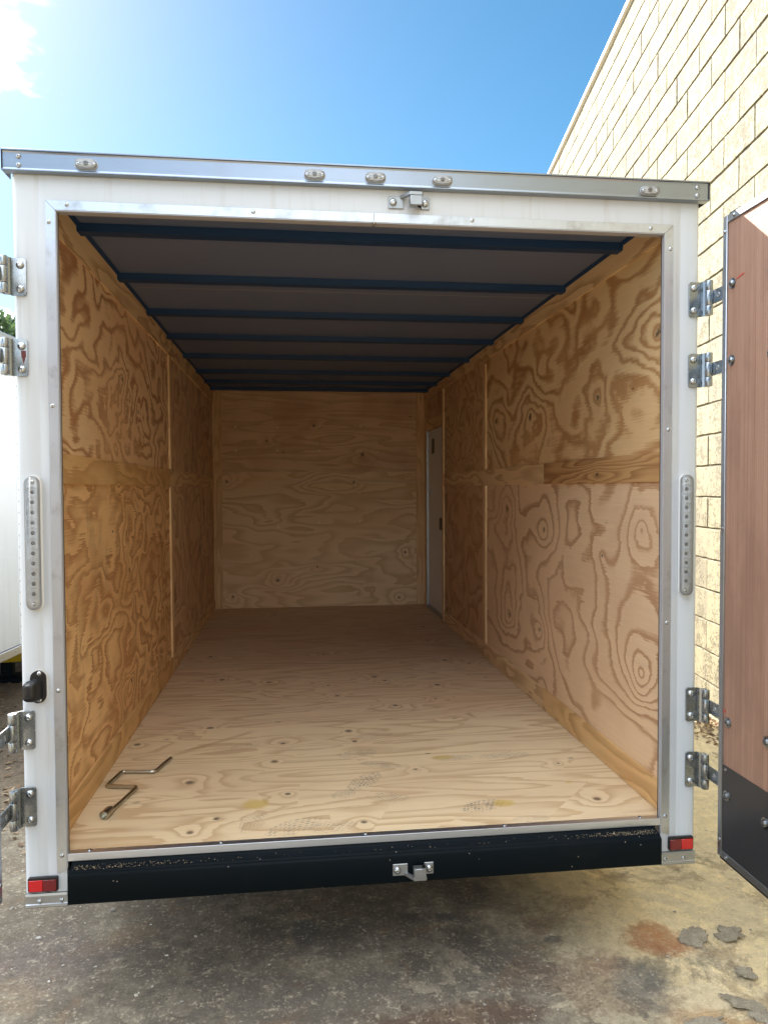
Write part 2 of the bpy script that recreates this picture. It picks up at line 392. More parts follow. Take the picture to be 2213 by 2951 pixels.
LIGHT = (0.66, 0.44, 0.22); DARK = (0.34, 0.165, 0.06)
WL = dict(fiber='u', detail=2.4)
M['ply_R_up'] = wood('ply_flame_grain', 'yz', 2, 1.25, 2.0, 9.5, (0.80, 0.585, 0.315), (0.43, 0.205, 0.072), contrast=0.95, warp=0.9, lo=0.40, hi=0.56, jag=0.6,
                     knots=((0.639, 1.557, 0.10, 0.42, 0.9), (1.559, 1.562, 0.12, 0.45, 0.85), (2.27, 1.60, 0.09, 0.3, 0.8), (0.10, 1.72, 0.09, 0.35, 0.9)), **WL)
M['ply_R_low'] = wood('ply_knotty_pale', 'yz', 5, 1.15, 1.75, 8.0, (0.84, 0.615, 0.395), (0.47, 0.24, 0.115), contrast=0.8, lo=0.62, hi=0.80, jag=0.5,
                      knots=((0.222, 1.005, 0.085, 0.55, 0.0), (0.215, 0.461, 0.085, 0.55, 0.0), (2.01, 1.037, 0.10, 0.5, 0.8), (1.396, 0.406, 0.09, 0.55, 0.5),
                             (1.324, 0.946, 0.09, 0.5, 0.5), (0.583, 0.877, 0.04, 0.15, 0.9), (0.901, 0.969, 0.16, -0.4, 0.0), (0.957, 0.55, 0.15, -0.36, 0.0), (1.95, 0.40, 0.10, 0.5, 0.8)),
                      warp=0.8, tone=(0.66, 0.42, 0.26), **WL)
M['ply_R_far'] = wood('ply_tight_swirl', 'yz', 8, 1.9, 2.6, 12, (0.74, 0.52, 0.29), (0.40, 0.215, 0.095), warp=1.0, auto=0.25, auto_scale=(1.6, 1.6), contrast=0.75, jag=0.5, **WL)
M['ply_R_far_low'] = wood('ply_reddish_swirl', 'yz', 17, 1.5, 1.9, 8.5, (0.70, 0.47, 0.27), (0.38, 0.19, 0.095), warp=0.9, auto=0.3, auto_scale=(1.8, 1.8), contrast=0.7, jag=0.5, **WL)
M['ply_L_up'] = wood('ply_bold_flame', 'yz', 12, 1.4, 2.1, 11.5, (0.88, 0.63, 0.37), (0.43, 0.20, 0.09), contrast=0.95, warp=1.0, lo=0.46, hi=0.60, jag=0.6,
                     knots=((1.107, 1.673, 0.08, 0.35, 0.8), (0.95, 1.35, 0.16, 0.4, 0.0), (1.45, 1.56, 0.07, 0.25, 0.8)), **WL)
M['ply_L_low'] = wood('ply_weathered_orange', 'yz', 31, 1.6, 2.5, 11.0, (0.90, 0.61, 0.31), (0.45, 0.205, 0.08), contrast=0.9, warp=1.2, dirt=0.30, jag=1.1,
                      knots=((1.192, 0.789, 0.06, 0.2, 0.95), (1.205, 0.254, 0.06, 0.2, 0.9), (1.15, 0.96, 0.07, 0.25, 0.6)), tone=(0.56, 0.29, 0.13), tone_amt=0.5, **WL)
M['ply_L_far'] = wood('ply_dark_swirl', 'yz', 41, 1.5, 2.0, 9.0, (0.78, 0.56, 0.35), (0.40, 0.21, 0.105), contrast=0.7, warp=0.9, auto=0.2, dirt=0.45, jag=0.6, **WL)  # darker swirl grain with random dark blotches
M['ply_back_up'] = wood('ply_straight_upper', 'xz', 51, 0.61, 5.50, 7.8, (0.744, 0.512, 0.312), (0.460, 0.258, 0.130), contrast=0.6, fiber='u', warp=0.5, auto=0.3, auto_scale=(2.2, 2.6), tone=(0.46, 0.24, 0.15), tone_amt=0.5)
M['ply_back_low'] = wood('ply_straight_lower', 'xz', 55, 0.83, 3.52, 11.7, (0.792, 0.576, 0.341), (0.506, 0.300, 0.143), contrast=0.65, fiber='u', warp=0.6, auto=0.32, auto_scale=(2.4, 2.8))
M['ply_strip'] = wood('ply_strip', 'yz', 61, 1.08, 6.00, 7.2, (0.84, 0.62, 0.35), (0.460, 0.252, 0.111), contrast=0.7, fiber='u', warp=0.6, auto=0.1)
M['ply_strip_dark'] = wood('ply_strip_dark', 'yz', 66, 0.84, 8.40, 10.9, (0.600, 0.358, 0.156), (0.322, 0.150, 0.055), contrast=0.9, fiber='u', warp=0.5, knots=((0.62, 1.222, 0.05, 0.12, 0.9), (0.4, 0.06, 0.06, 0.12, 0.7)))
M['ply_strip_warm'] = wood('ply_strip_warm', 'yz', 71, 1.32, 4.20, 7.2, (0.768, 0.512, 0.241), (0.460, 0.240, 0.091), contrast=0.7, fiber='u', warp=0.8, dirt=0.12)
M['ply_batten'] = wood('ply_batten', 'yz', 77, 10.80, 0.96, 7.2, (0.816, 0.602, 0.341), (0.552, 0.336, 0.156), contrast=0.5)
M['ply_batten_x'] = wood('ply_batten_back', 'xz', 79, 8.80, 0.99, 7.8, (0.720, 0.486, 0.256), (0.460, 0.264, 0.124), contrast=0.6, auto=0.15)
FL = dict(contrast=0.60, fiber='u', warp=0.5, lo=0.5, hi=0.86)
M['floor_a'] = wood('floor_ply_by_door', 'xy', 83, 0.55, 3.96, 11.7, (0.86, 0.68, 0.43), (0.54, 0.33, 0.15), auto=0.42, auto_scale=(3.4, 3.6), prints=True,
                    knots=((-0.552, 0.203, 0.06, 0.12, 0.9), (-0.862, 0.382, 0.08, 0.16, 0.35), (-0.869, 1.089, 0.07, 0.14, 0.35)), tone=(0.62, 0.42, 0.25), **FL)
M['floor_b'] = wood('floor_ply_middle', 'xy', 87, 0.55, 4.62, 13.0, (0.82, 0.63, 0.41), (0.50, 0.30, 0.15), auto=0.42, auto_scale=(3.2, 3.2), **FL)
M['floor_c'] = wood('floor_ply_far', 'xy', 93, 0.55, 4.95, 13.0, (0.78, 0.59, 0.39), (0.48, 0.29, 0.155), auto=0.25, auto_scale=(2.4, 2.4), **FL)

def luan():
    mt, N, b = new_mat('pink_luan_plywood'); c = coords(N)
    s1 = N.noise(N.v('MULTIPLY', c, (1, 170, 1.2)), 1.0, 4, 0.65); s2 = N.noise(N.v('MULTIPLY', c, (1, 40, 0.5)), 1.0, 3, 0.55)
    s3 = N.noise(N.v('MULTIPLY', c, (1, 420, 9)), 1.0, 2, 0.6)
    t = N.m('ADD', N.m('MULTIPLY', s1, 0.6), N.m('MULTIPLY', s2, 0.4))
    col = N.ramp(t, [(0.30, (0.27, 0.14, 0.095)), (0.5, (0.40, 0.235, 0.165)), (0.7, (0.48, 0.30, 0.215))])
    col = N.mix(N.m('MULTIPLY', N.sstep(s3, 0.62, 0.72), 0.5), col, (0.16, 0.07, 0.05))
    lf = N.noise(N.v('MULTIPLY', c, (1, 3.5, 1.4)), 1.6, 5, 0.65)
    col = N.mix(N.m('MULTIPLY', N.sstep(lf, 0.42, 0.66), 0.45), col, (0.24, 0.135, 0.095))
    scf = N.noise(N.v('MULTIPLY', c, (1, 5, 60)), 1.0, 4, 0.7)
    col = N.mix(N.m('MULTIPLY', N.sstep(scf, 0.66, 0.74), 0.3), col, (0.55, 0.42, 0.34))
    N.put(b.inputs['Base Color'], col); N.put(b.inputs['Roughness'], N.m('ADD', 0.38, N.m('MULTIPLY', lf, 0.3)))
    N.put(b.inputs['Normal'], N.bump(s1, 0.15, 0.003)); return mt
M['luan'] = luan()
def ceiling_mat():
    mt, N, b = new_mat('dark_roof_liner'); c = coords(N)
    n = N.noise(N.v('MULTIPLY', c, (2, 30, 1)), 1, 4, 0.6); n2 = N.noise(c, 2.5, 4, 0.6)
    col = N.mix(n, (0.125, 0.16, 0.26), (0.155, 0.19, 0.285)); col = N.mix(N.m('MULTIPLY', n2, 0.4), col, (0.11, 0.15, 0.26))
    N.put(b.inputs['Base Color'], col); b.inputs['Roughness'].default_value = 0.55; return mt
M['ceiling'] = ceiling_mat()
def block_mat():
    mt, N, b = new_mat('painted_concrete_block'); c = coords(N); inf = N.n.new('ShaderNodeObjectInfo')
    off = N.v('ADD', c, N.v('SCALE', inf.outputs['Location'], 1.0))
    pits = N.noise(off, 42, 3, 0.8); med = N.noise(off, 9, 4, 0.6); big = N.noise(off, 0.7, 5, 0.6)
    st = N.noise(N.v('MULTIPLY', off, (3, 3, 0.5)), 1.2, 5, 0.65)
    col = N.mix(N.m('MULTIPLY', N.sstep(big, 0.45, 0.65), 0.5), (0.275, 0.245, 0.158), (0.23, 0.208, 0.148))
    col = N.mix(N.m('MULTIPLY', N.sstep(st, 0.46, 0.68), 0.75), col, (0.145, 0.13, 0.10))
    pm = N.sstep(N.m('ADD', pits, N.m('MULTIPLY', N.m('SUBTRACT', med, 0.5), 0.7)), 0.525, 0.60)
    col = N.mix(N.m('MULTIPLY', pm, 0.7), col, (0.085, 0.068, 0.042))
    col = N.mix(N.m('MULTIPLY', inf.outputs['Random'], 0.4), col, (0.25, 0.225, 0.165))
    N.put(b.inputs['Base Color'], col); b.inputs['Roughness'].default_value = 0.85
    N.put(b.inputs['Normal'], N.bump(N.m('SUBTRACT', N.m('MULTIPLY', med, 0.5), N.m('MULTIPLY', pm, 0.8)), 0.7, 0.006)); return mt
M['block'] = block_mat()
M['mortar'] = paint('painted_mortar', (0.19, 0.17, 0.125), 0.9, dirt=0.5, dirt_col=(0.10, 0.09, 0.068), bump=0.3)

def concrete_mat():
    mt, N, b = new_mat('worn_concrete'); c = coords(N); o = N.sep(c); x, y = o[0], o[1]
    big = N.noise(c, 0.9, 5, 0.6); mid = N.noise(c, 4.5, 6, 0.65); sm = N.noise(c, 26, 5, 0.7); grit = N.noise(c, 150, 3, 0.7)
    skin = N.noise(N.v('ADD', c, (3.3, 1.7, 0)), 2.6, 8, 0.68, 0.6)
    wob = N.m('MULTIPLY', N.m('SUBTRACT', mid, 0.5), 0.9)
    bounce_gold = N.sstep(N.m('ADD', x, N.m('ADD', wob, N.m('MULTIPLY', y, 0.25))), 0.45, 1.15)       # paler skin on the right, with golden wall bounce light painted in
    grime_shade = N.sstep(N.v('LENGTH', N.comb(N.m('DIVIDE', N.m('SUBTRACT', x, 0.1), 1.3), N.m('DIVIDE', N.m('ADD', y, N.m('MULTIPLY', wob, 0.6)), 1.4), 0)), 0.5, 1.2, 1, 0)  # dark stains at the centre, with shade under the trailer painted in too
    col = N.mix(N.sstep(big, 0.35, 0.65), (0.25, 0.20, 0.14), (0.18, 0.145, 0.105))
    col = N.mix(N.m('MULTIPLY', grime_shade, 0.55), col, (0.125, 0.115, 0.10))
    col = N.mix(N.m('MULTIPLY', bounce_gold, 0.85), col, (0.84, 0.68, 0.40))
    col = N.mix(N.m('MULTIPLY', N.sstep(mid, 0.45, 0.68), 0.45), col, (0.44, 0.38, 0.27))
    bias = N.m('MULTIPLY', bounce_gold, 0.035)
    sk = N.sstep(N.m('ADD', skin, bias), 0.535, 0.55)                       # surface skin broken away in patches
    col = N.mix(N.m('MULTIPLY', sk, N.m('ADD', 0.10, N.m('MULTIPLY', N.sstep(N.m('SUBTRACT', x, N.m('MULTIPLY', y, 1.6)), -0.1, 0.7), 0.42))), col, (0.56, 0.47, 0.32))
    dk = N.sstep(N.noise(N.v('ADD', c, (9, 4, 0)), 1.7, 7, 0.7, 0.4), 0.53, 0.61)
    col = N.mix(N.m('MULTIPLY', dk, 0.65), col, (0.10, 0.088, 0.072))
    bp = N.sstep(N.noise(N.v('ADD', c, (1, 14, 0)), 3.4, 7, 0.72, 0.5), 0.54, 0.60)
    col = N.mix(N.m('MULTIPLY', bp, 0.45), col, (0.23, 0.15, 0.09))
    for (px, py, rx, ry, cc, am) in ((1.035, 0.118, 0.13, 0.11, (0.36, 0.13, 0.045), 0.8), (0.80, 0.0, 0.10, 0.12, (0.20, 0.10, 0.07), 0.55), (0.98, -0.30, 0.11, 0.06, (0.42, 0.22, 0.10), 0.5),
                                    (1.12, -0.36, 0.12, 0.04, (0.36, 0.17, 0.07), 0.5), (0.25, -0.20, 0.40, 0.08, (0.12, 0.07, 0.045), 0.75), (-0.15, -0.28, 0.3, 0.07, (0.17, 0.11, 0.07), 0.6), (0.55, -0.05, 0.16, 0.10, (0.17, 0.12, 0.085), 0.6), (0.86, -0.12, 0.10, 0.16, (0.12, 0.12, 0.115), 0.7),
                                    (0.30, 0.34, 0.06, 0.05, (0.07, 0.07, 0.075), 0.8), (-0.25, 0.33, 0.05, 0.1, (0.09, 0.085, 0.085), 0.6), (0.66, 0.16, 0.04, 0.03, (0.08, 0.08, 0.085), 0.7), (-1.1, 0.25, 0.25, 0.22, (0.20, 0.16, 0.15), 0.4)):
        d = N.v('LENGTH', N.comb(N.m('DIVIDE', N.m('SUBTRACT', x, px), rx), N.m('DIVIDE', N.m('SUBTRACT', y, py), ry), 0))
        k = N.sstep(N.m('ADD', d, N.m('ADD', N.m('MULTIPLY', N.m('SUBTRACT', mid, 0.5), 2.2), N.m('MULTIPLY', N.m('SUBTRACT', sm, 0.5), 1.6))), 0.45, 1.15, am, 0)
        k = N.m('MULTIPLY', k, N.sstep(sm, 0.25, 0.6, 0.55, 1))
        col = N.mix(k, col, cc)
    g = N.m('ADD', N.m('ADD', 0.20, N.m('MULTIPLY', bounce_gold, 0.16)), N.m('ADD', N.m('MULTIPLY', sm, 0.85), N.m('MULTIPLY', grit, 0.75)))
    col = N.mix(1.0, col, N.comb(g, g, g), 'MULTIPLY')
    sp = N.noise(N.v('ADD', c, (5, 5, 0)), 70, 4, 0.75); sp2 = N.noise(N.v('ADD', c, (2, 8, 0)), 18, 5, 0.7)
    col = N.mix(N.m('MULTIPLY', N.sstep(N.m('ADD', N.m('MULTIPLY', sp, 0.6), N.m('MULTIPLY', sp2, 0.4)), 0.52, 0.62), 0.5), col, (0.66, 0.57, 0.41))
    col = N.mix(N.m('MULTIPLY', N.sstep(N.m('ADD', N.m('MULTIPLY', sp, 0.6), N.m('MULTIPLY', sp2, 0.4)), 0.48, 0.38), N.m('SUBTRACT', 0.55, N.m('MULTIPLY', bounce_gold, 0.3))), col, (0.12, 0.095, 0.065))
    pit = N.sstep(grit, 0.68, 0.76)
    col = N.mix(N.m('MULTIPLY', pit, 0.6), col, (0.07, 0.06, 0.05))
    wl = N.sstep(N.noise(c, 62, 3, 0.65), 0.70, 0.76)
    col = N.mix(N.m('MULTIPLY', wl, 0.3), col, (0.62, 0.56, 0.45))
    N.put(b.inputs['Base Color'], col); b.inputs['Roughness'].default_value = 0.88; b.inputs['Specular IOR Level'].default_value = 0.25
    hgt = N.m('ADD', N.m('MULTIPLY', sk, -0.6), N.m('ADD', N.m('MULTIPLY', sm, 0.7), N.m('MULTIPLY', grit, 0.35)))
    N.put(b.inputs['Normal'], N.bump(hgt, 0.6, 0.008)); return mt
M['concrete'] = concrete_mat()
def soil_mat():
    mt, N, b = new_mat('leaf_strewn_soil'); c = coords(N)
    n1 = N.noise(c, 1.3, 6, 0.65); n2 = N.noise(c, 40, 5, 0.7)
    col = N.ramp(N.m('ADD', N.m('MULTIPLY', n1, 0.5), N.m('MULTIPLY', n2, 0.5)), [(0.3, (0.07, 0.05, 0.035)), (0.5, (0.19, 0.14, 0.09)), (0.7, (0.34, 0.26, 0.17))])
    N.put(b.inputs['Base Color'], col); b.inputs['Roughness'].default_value = 0.95
    N.put(b.inputs['Normal'], N.bump(n2, 0.8, 0.02)); return mt
M['soil'] = soil_mat()
def leaf_mat(name, a, b_, trans=0.3):
    mt, N, b = new_mat(name); inf = N.n.new('ShaderNodeNewGeometry')
    N.put(b.inputs['Base Color'], N.mix(inf.outputs['Random Per Island'], a, b_)); b.inputs['Roughness'].default_value = 0.6
    b.inputs['Transmission Weight'].default_value = 0; b.inputs['Subsurface Weight'].default_value = 0
    tl = N.n.new('ShaderNodeBsdfTranslucent'); N.put(tl.inputs[0], N.mix(inf.outputs['Random Per Island'], tuple(x*1.3 for x in a), tuple(x*1.3 for x in b_)))
    mx = N.n.new('ShaderNodeMixShader'); mx.inputs[0].default_value = trans; out = N.n['Material Output']
    N.l.new(b.outputs[0], mx.inputs[1]); N.l.new(tl.outputs[0], mx.inputs[2]); N.l.new(mx.outputs[0], out.inputs[0]); return mt
M['leaf_green'] = leaf_mat('tree_leaves', (0.035, 0.075, 0.03), (0.085, 0.13, 0.05))
M['leaf_grey'] = leaf_mat('grey_shrub_leaves', (0.10, 0.13, 0.12), (0.24, 0.27, 0.26))
M['leaf_dry'] = leaf_mat('dry_leaves', (0.16, 0.085, 0.04), (0.42, 0.30, 0.18), 0.1)
M['grass_dry'] = leaf_mat('dry_grass', (0.36, 0.27, 0.12), (0.20, 0.19, 0.07), 0.2)
M['bark'] = paint('bark', (0.11, 0.075, 0.05), 0.9, dirt=0.5, dirt_col=(0.04, 0.03, 0.02), bump=0.6)
M['wood_post'] = paint('brown_post', (0.13, 0.075, 0.045), 0.8, dirt=0.4, dirt_col=(0.05, 0.03, 0.02))
def flake_mat():
    mt, N, b = new_mat('grey_concrete_skin'); c = coords(N); sm = N.noise(c, 26, 5, 0.7); gr = N.noise(c, 150, 3, 0.7)
    col = N.ramp(N.m('ADD', N.m('MULTIPLY', sm, 0.5), N.m('MULTIPLY', gr, 0.5)), [(0.34, (0.20, 0.17, 0.13)), (0.5, (0.33, 0.285, 0.215)), (0.64, (0.46, 0.40, 0.30))])
    N.put(b.inputs['Base Color'], col); b.inputs['Roughness'].default_value = 0.9; N.put(b.inputs['Normal'], N.bump(N.m('ADD', sm, gr), 0.35, 0.004)); return mt
M['flake'] = flake_mat()
M['sawdust'] = leaf_mat('sawdust_chips', (0.14, 0.10, 0.06), (0.46, 0.37, 0.24), 0.0)
M['crumb'] = leaf_mat('pale_crumbs', (0.30, 0.27, 0.23), (0.68, 0.64, 0.56), 0.0)

GZ = -0.5                                                   # ground level; the trailer floor is at z = 0

# ------------------------------------------------------------------ ground
bm = bmesh.new()
vs = [bm.verts.new((x, y, GZ-0.012)) for x, y in ((-150, -150), (150, -150), (150, 250), (-150, 250))]
bm.faces.new(vs)
tag(obj('ground', data_of(bm, 'ground', M['soil'])), kind='structure')
edge = [(-30, -60), (30, -60), (30, 9.5)]
k = 0
for i in range(0, 60):
    t = i/59; edge.append((2.55-4.17*t, 9.5 + 0.05*mnoise.noise((i*0.7, 3, 0))) if i < 25 else None)
edge = [e for e in edge if e]
n_ = 70
for i in range(n_):
    t = i/(n_-1); yy = 9.5-8.1*t; edge.append((-1.66 + 0.07*mnoise.noise((yy*2.3, 0, 5)) - 0.05*t, yy))
for i in range(1, 60):
    xx = -1.72-(i/59)*28; edge.append((xx, 1.38 + 0.12*mnoise.noise((xx*1.1, 2, 1))))
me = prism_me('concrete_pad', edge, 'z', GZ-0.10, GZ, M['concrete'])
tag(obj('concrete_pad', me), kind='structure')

# ------------------------------------------------------------------ block building on the right
SL = 0.145; BR = -math.atan(SL)
B0 = Vector((2.36, 0, GZ))
bld = root('block_building', B0, 'tall cream painted concrete block building wall standing right of the trailer', 'building', rz=BR)
CH, BW, NC = 0.2280, 0.4560, 28
J = 0.013
def block_me(nm, seed):
    rnd = random.Random(seed); bm = bmesh.new()
    gl, gr = [(J*0.5, J*0.5), (0.0012, J*0.45), (J*0.4, 0.0012), (0.0012, 0.0012), (J*0.6, 0.0015), (0.0012, 0.0012)][seed % 6]
    y0, y1, z0, z1 = gl, BW-gr, J*rnd.uniform(0.3, 0.6), CH-J*rnd.uniform(0.3, 0.6)
    out = []
    for i in range(7): out.append((y0+(y1-y0)*i/7, z0+rnd.uniform(-0.0015, 0.0035)))
    for i in range(4): out.append((y1-rnd.uniform(0, 0.003)*(gr > 0.002), z0+(z1-z0)*i/4))
    for i in range(7): out.append((y1-(y1-y0)*i/7, z1-rnd.uniform(-0.0015, 0.0035)))
    for i in range(4): out.append((y0+rnd.uniform(0, 0.003)*(gl > 0.002), z1-(z1-z0)*i/4))
    cy, cz = BW/2, CH/2
    F = [bm.verts.new((rnd.uniform(-0.0006, 0.0006), cy+(y-cy)*0.985, cz+(z-cz)*0.97)) for y, z in out]
    E = [bm.verts.new((0.0045, y, z)) for y, z in out]; K_ = [bm.verts.new((0.19, y, z)) for y, z in out]
    n = len(out); bm.faces.new(F)
    for i in range(n):
        j = (i+1) % n; bm.faces.new((F[i], F[j], E[j], E[i])); bm.faces.new((E[i], E[j], K_[j], K_[i]))
    return data_of(bm, nm, M['block'])
bmes = [block_me('block', s) for s in range(12)]
def pix(p):
    d = p - CAM; z = d.dot(fw)
    if z < 0.1: return None
    return 829.5 + FPX*d.dot(rt)/z, 1106 - FPX*d.dot(up)/z, z
Rm = Matrix.Rotation(BR, 3, 'Z')
cells = []
for j in range(NC):
    for i in range(-16, 78):
        yy = (i + (0.5 if j % 2 else 0))*BW
        p = B0 + Rm @ Vector((0, yy + BW/2, (j+0.5)*CH)); q = pix(p)
        vis = q and q[0] < 1740 and q[1] > -60 and (q[1] < 330 + q[0]*0.047 + 12 or 1495 < q[0] < 1575)
        cells.append((q[2] if vis else 1e6 + (q[2] if q else 900), j, yy))
cells.sort(key=lambda c: c[0])
bm_rest = bmesh.new()
for k, (d, j, yy) in enumerate(cells):
    dx = random.uniform(-0.002, 0.002)
    if k < 300 and d < 1e6:
        o = obj('block', bmes[(k*7) % 12], bld, world=False, loc=(dx, yy, j*CH))
    else:
        bm_box(bm_rest, dx, 0.19, yy+J/2, yy+BW-J/2, j*CH+J/2, (j+1)*CH-J/2)
tag(obj('block_course', data_of(bm_rest, 'block_course', M['block']), bld, world=False), kind='stuff')
box('mortar', 0.010, 0.18, -7.4, 35.4, 0, NC*CH, M['mortar'], bld, world=False)
box('coping', -0.035, 0.30, -7.5, 35.5, NC*CH+0.001, NC*CH+0.055, M['white_far'], bld, 0.006, 2, world=False)
for i in range(40):
    yy = -6 + i*1.03
    obj('coping_screw', bpy.data.meshes.get('coping_screw') or lathe_me('coping_screw', [(0.011, 0), (0.011, 0.004), (0, 0.006)], M['zinc_dull'], 8), bld, world=False,
        loc=(-0.035, yy, NC*CH+0.025), rot=(0, -math.pi/2, 0))
box('wall_back', 0.19, 0.40, -7.4, 35.4, 0, NC*CH, M['mortar'], bld, world=False)

# ------------------------------------------------------------------ the cargo trailer
TR = Vector((0, 2.5, GZ))
T = root('cargo_trailer', TR, 'white enclosed cargo trailer with open rear doors and plywood lined interior', 'trailer')
XL, XR, ZC, LEN, OH = -1.049, 1.031, 2.131, 4.93, 2.037           # inner wall faces, roof liner, length, opening height

# floor sheets
for i, (y0, y1, mt) in enumerate(((0.0, 1.219, 'floor_a'), (1.2205, 2.438, 'floor_b'), (2.4395, 3.657, 'floor_c'), (3.6585, 4.95, 'floor_c'))):
    if i == 0: prism('floor_sheet', [(-0.9955, 0), (0.9955, 0), (0.9955, 0.0180), (XR+0.02, 0.0180), (XR+0.02, y1), (XL-0.02, y1), (XL-0.02, 0.0180), (-0.9955, 0.0180)], 'z', -0.019, 0.0, M[mt], T)
    else: box('floor_sheet', XL-0.02, XR+0.02, y0, y1, -0.019, 0.0, M[mt], T, 0.0008, 1)
# wall lining sheets
def wall_pair(side):
    x = XL if side < 0 else XR; s = side
    def sheet(nm, y0, y1, z0, z1, mt, d=0.0, th=0.009, bev=0.0008):
        a, b_ = (x, x-s*0) , None
        xa, xb = (x - s*d, x - s*d + s*(th + 0.0))
        return box(nm, min(xa, xb), max(xa, xb), y0, y1, z0, z1, M[mt], T, bev, 1)
    seam = 2.36 if side < 0 else 2.50
    end = LEN if side < 0 else 3.93
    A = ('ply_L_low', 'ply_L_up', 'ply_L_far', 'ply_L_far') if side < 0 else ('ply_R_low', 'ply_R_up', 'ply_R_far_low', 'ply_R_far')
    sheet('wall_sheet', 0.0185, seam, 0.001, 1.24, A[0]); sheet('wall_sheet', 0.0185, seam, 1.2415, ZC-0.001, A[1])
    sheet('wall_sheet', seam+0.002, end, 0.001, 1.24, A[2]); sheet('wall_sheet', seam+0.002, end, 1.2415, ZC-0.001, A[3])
    # cover strips, proud of the sheets
    br = 1.31
    if side < 0:
        sheet('cover_strip', 0.0185, seam-0.002, 1.187, 1.290, 'ply_strip_warm', 0.008, 0.008); sheet('cover_strip', seam, end, 1.187, 1.290, 'ply_strip', 0.008, 0.008)
        sheet('base_strip', 0.0185, seam-0.002, 0.002, 0.105, 'ply_strip_warm', 0.010, 0.010); sheet('base_strip', seam, end, 0.002, 0.105, 'ply_strip', 0.010, 0.010)
        sheet('top_strip', 0.0185, seam-0.002, 2.010, ZC-0.002, 'ply_strip', 0.008, 0.008); sheet('top_strip', seam, end, 2.010, ZC-0.002, 'ply_strip', 0.008, 0.008)
    else:
        sheet('cover_strip', 0.0185, br, 1.187, 1.293, 'ply_strip_dark', 0.008, 0.008); sheet('cover_strip', br+0.002, end, 1.187, 1.293, 'ply_strip', 0.008, 0.008)
        sheet('base_strip', 0.0185, br, 0.002, 0.112, 'ply_strip_warm', 0.010, 0.010); sheet('base_strip', br+0.002, 3.9, 0.002, 0.108, 'ply_strip', 0.010, 0.010)
        sheet('top_strip', 0.0185, br, 2.035, ZC-0.002, 'ply_strip', 0.008, 0.008); sheet('top_strip', br+0.002, LEN, 2.035, ZC-0.002, 'ply_strip', 0.008, 0.008)
    sheet('seam_batten', seam-0.005, seam+0.060, 0.107, 1.184, 'ply_batten', 0.012, 0.012); sheet('seam_batten', seam-0.005, seam+0.060, 1.296, 2.007, 'ply_batten', 0.012, 0.012)
wall_pair(-1); wall_pair(1)
# back wall
Y = LEN
box('back_sheet', XL, XR, Y, Y+0.009, 1.337, ZC-0.001, M['ply_back_up'], T, 0.0008, 1)
box('back_sheet', XL, XR, Y, Y+0.009, 0.001, 1.236, M['ply_back_low'], T, 0.0008, 1)
box('back_strip', XL, XR, Y-0.002, Y+0.009, 1.238, 1.335, M['ply_back_low'], T, 0.0008, 1)
box('corner_batten', XL+0.001, -0.965, Y-0.012, Y-0.003, 0.002, ZC-0.003, M['ply_batten_x'], T, 0.001, 1)
box('corner_batten', 0.945, XR-0.001, Y-0.012, Y-0.003, 0.002, ZC-0.003, M['ply_batten_x'], T, 0.001, 1)
M['screw_white'] = paint('white_screw_head', (0.85, 0.84, 0.80), 0.35)
pan = lathe_me('back_screw', [(0.0075, 0), (0.007, 0.003), (0.003, 0.0045), (0, 0.0046)], M['screw_white'], 12)
for (x, z) in ((-0.83, 1.774), (-0.425, 1.774), (-0.019, 1.785), (0.389, 1.787), (-0.427, 1.548), (-0.02, 1.548), (0.392, 1.544), (-0.83, 1.545), (-0.025, 0.84), (-0.425, 0.794), (0.379, 0.846)):
    obj('back_screw', pan, T, loc=(x, Y-0.0002, z), rot=(math.pi/2, 0, 0))
# side door in the right wall, by the front
box('door_post', XR-0.012, XR+0.03, 3.932, 3.985, 0.002, 2.032, M['ply_batten'], T, 0.001, 1)
box('door_post', XR-0.002, XR+0.03, 4.805, LEN-0.013, 0.002, 2.032, M['ply_batten'], T, 0.001, 1)
box('door_lintel', XR-0.004, XR+0.03, 3.987, 4.803, 1.735, 1.83, M['ply_strip'], T, 0.001, 1)
box('lintel_panel', XR+0.004, XR+0.03, 3.987, 4.803, 1.832, 2.033, M['ply_R_far_low'], T, 0.001, 1)
sdo = box('side_door', XR+0.012, XR+0.05, 3.995, 4.775, 0.03, 1.725, M['door_white'], T, 0.002, 1); sdo['label'] = 'white side door at the front of the right wall'
box('door_jamb', XR-0.006, XR+0.03, 4.778, 4.803, 0.004, 1.733, M['alu'], sdo, 0.001, 1)
box('door_sill', XR-0.004, XR+0.03, 3.987, 4.776, 0.002, 0.026, M['alu'], sdo, 0.001, 1)
box('latch_plate', XR-0.004, XR+0.0119, 4.045, 4.165, 0.795, 0.905, M['black_plastic'], sdo, 0.003, 2)
box('door_label', XR+0.0108, XR+0.0118, 4.46, 4.60, 1.50, 1.64, M['ink'], sdo)
box('door_catch', XR+0.002, XR+0.0118, 4.60, 4.64, 1.11, 1.15, M['alu'], sdo, 0.002, 1)

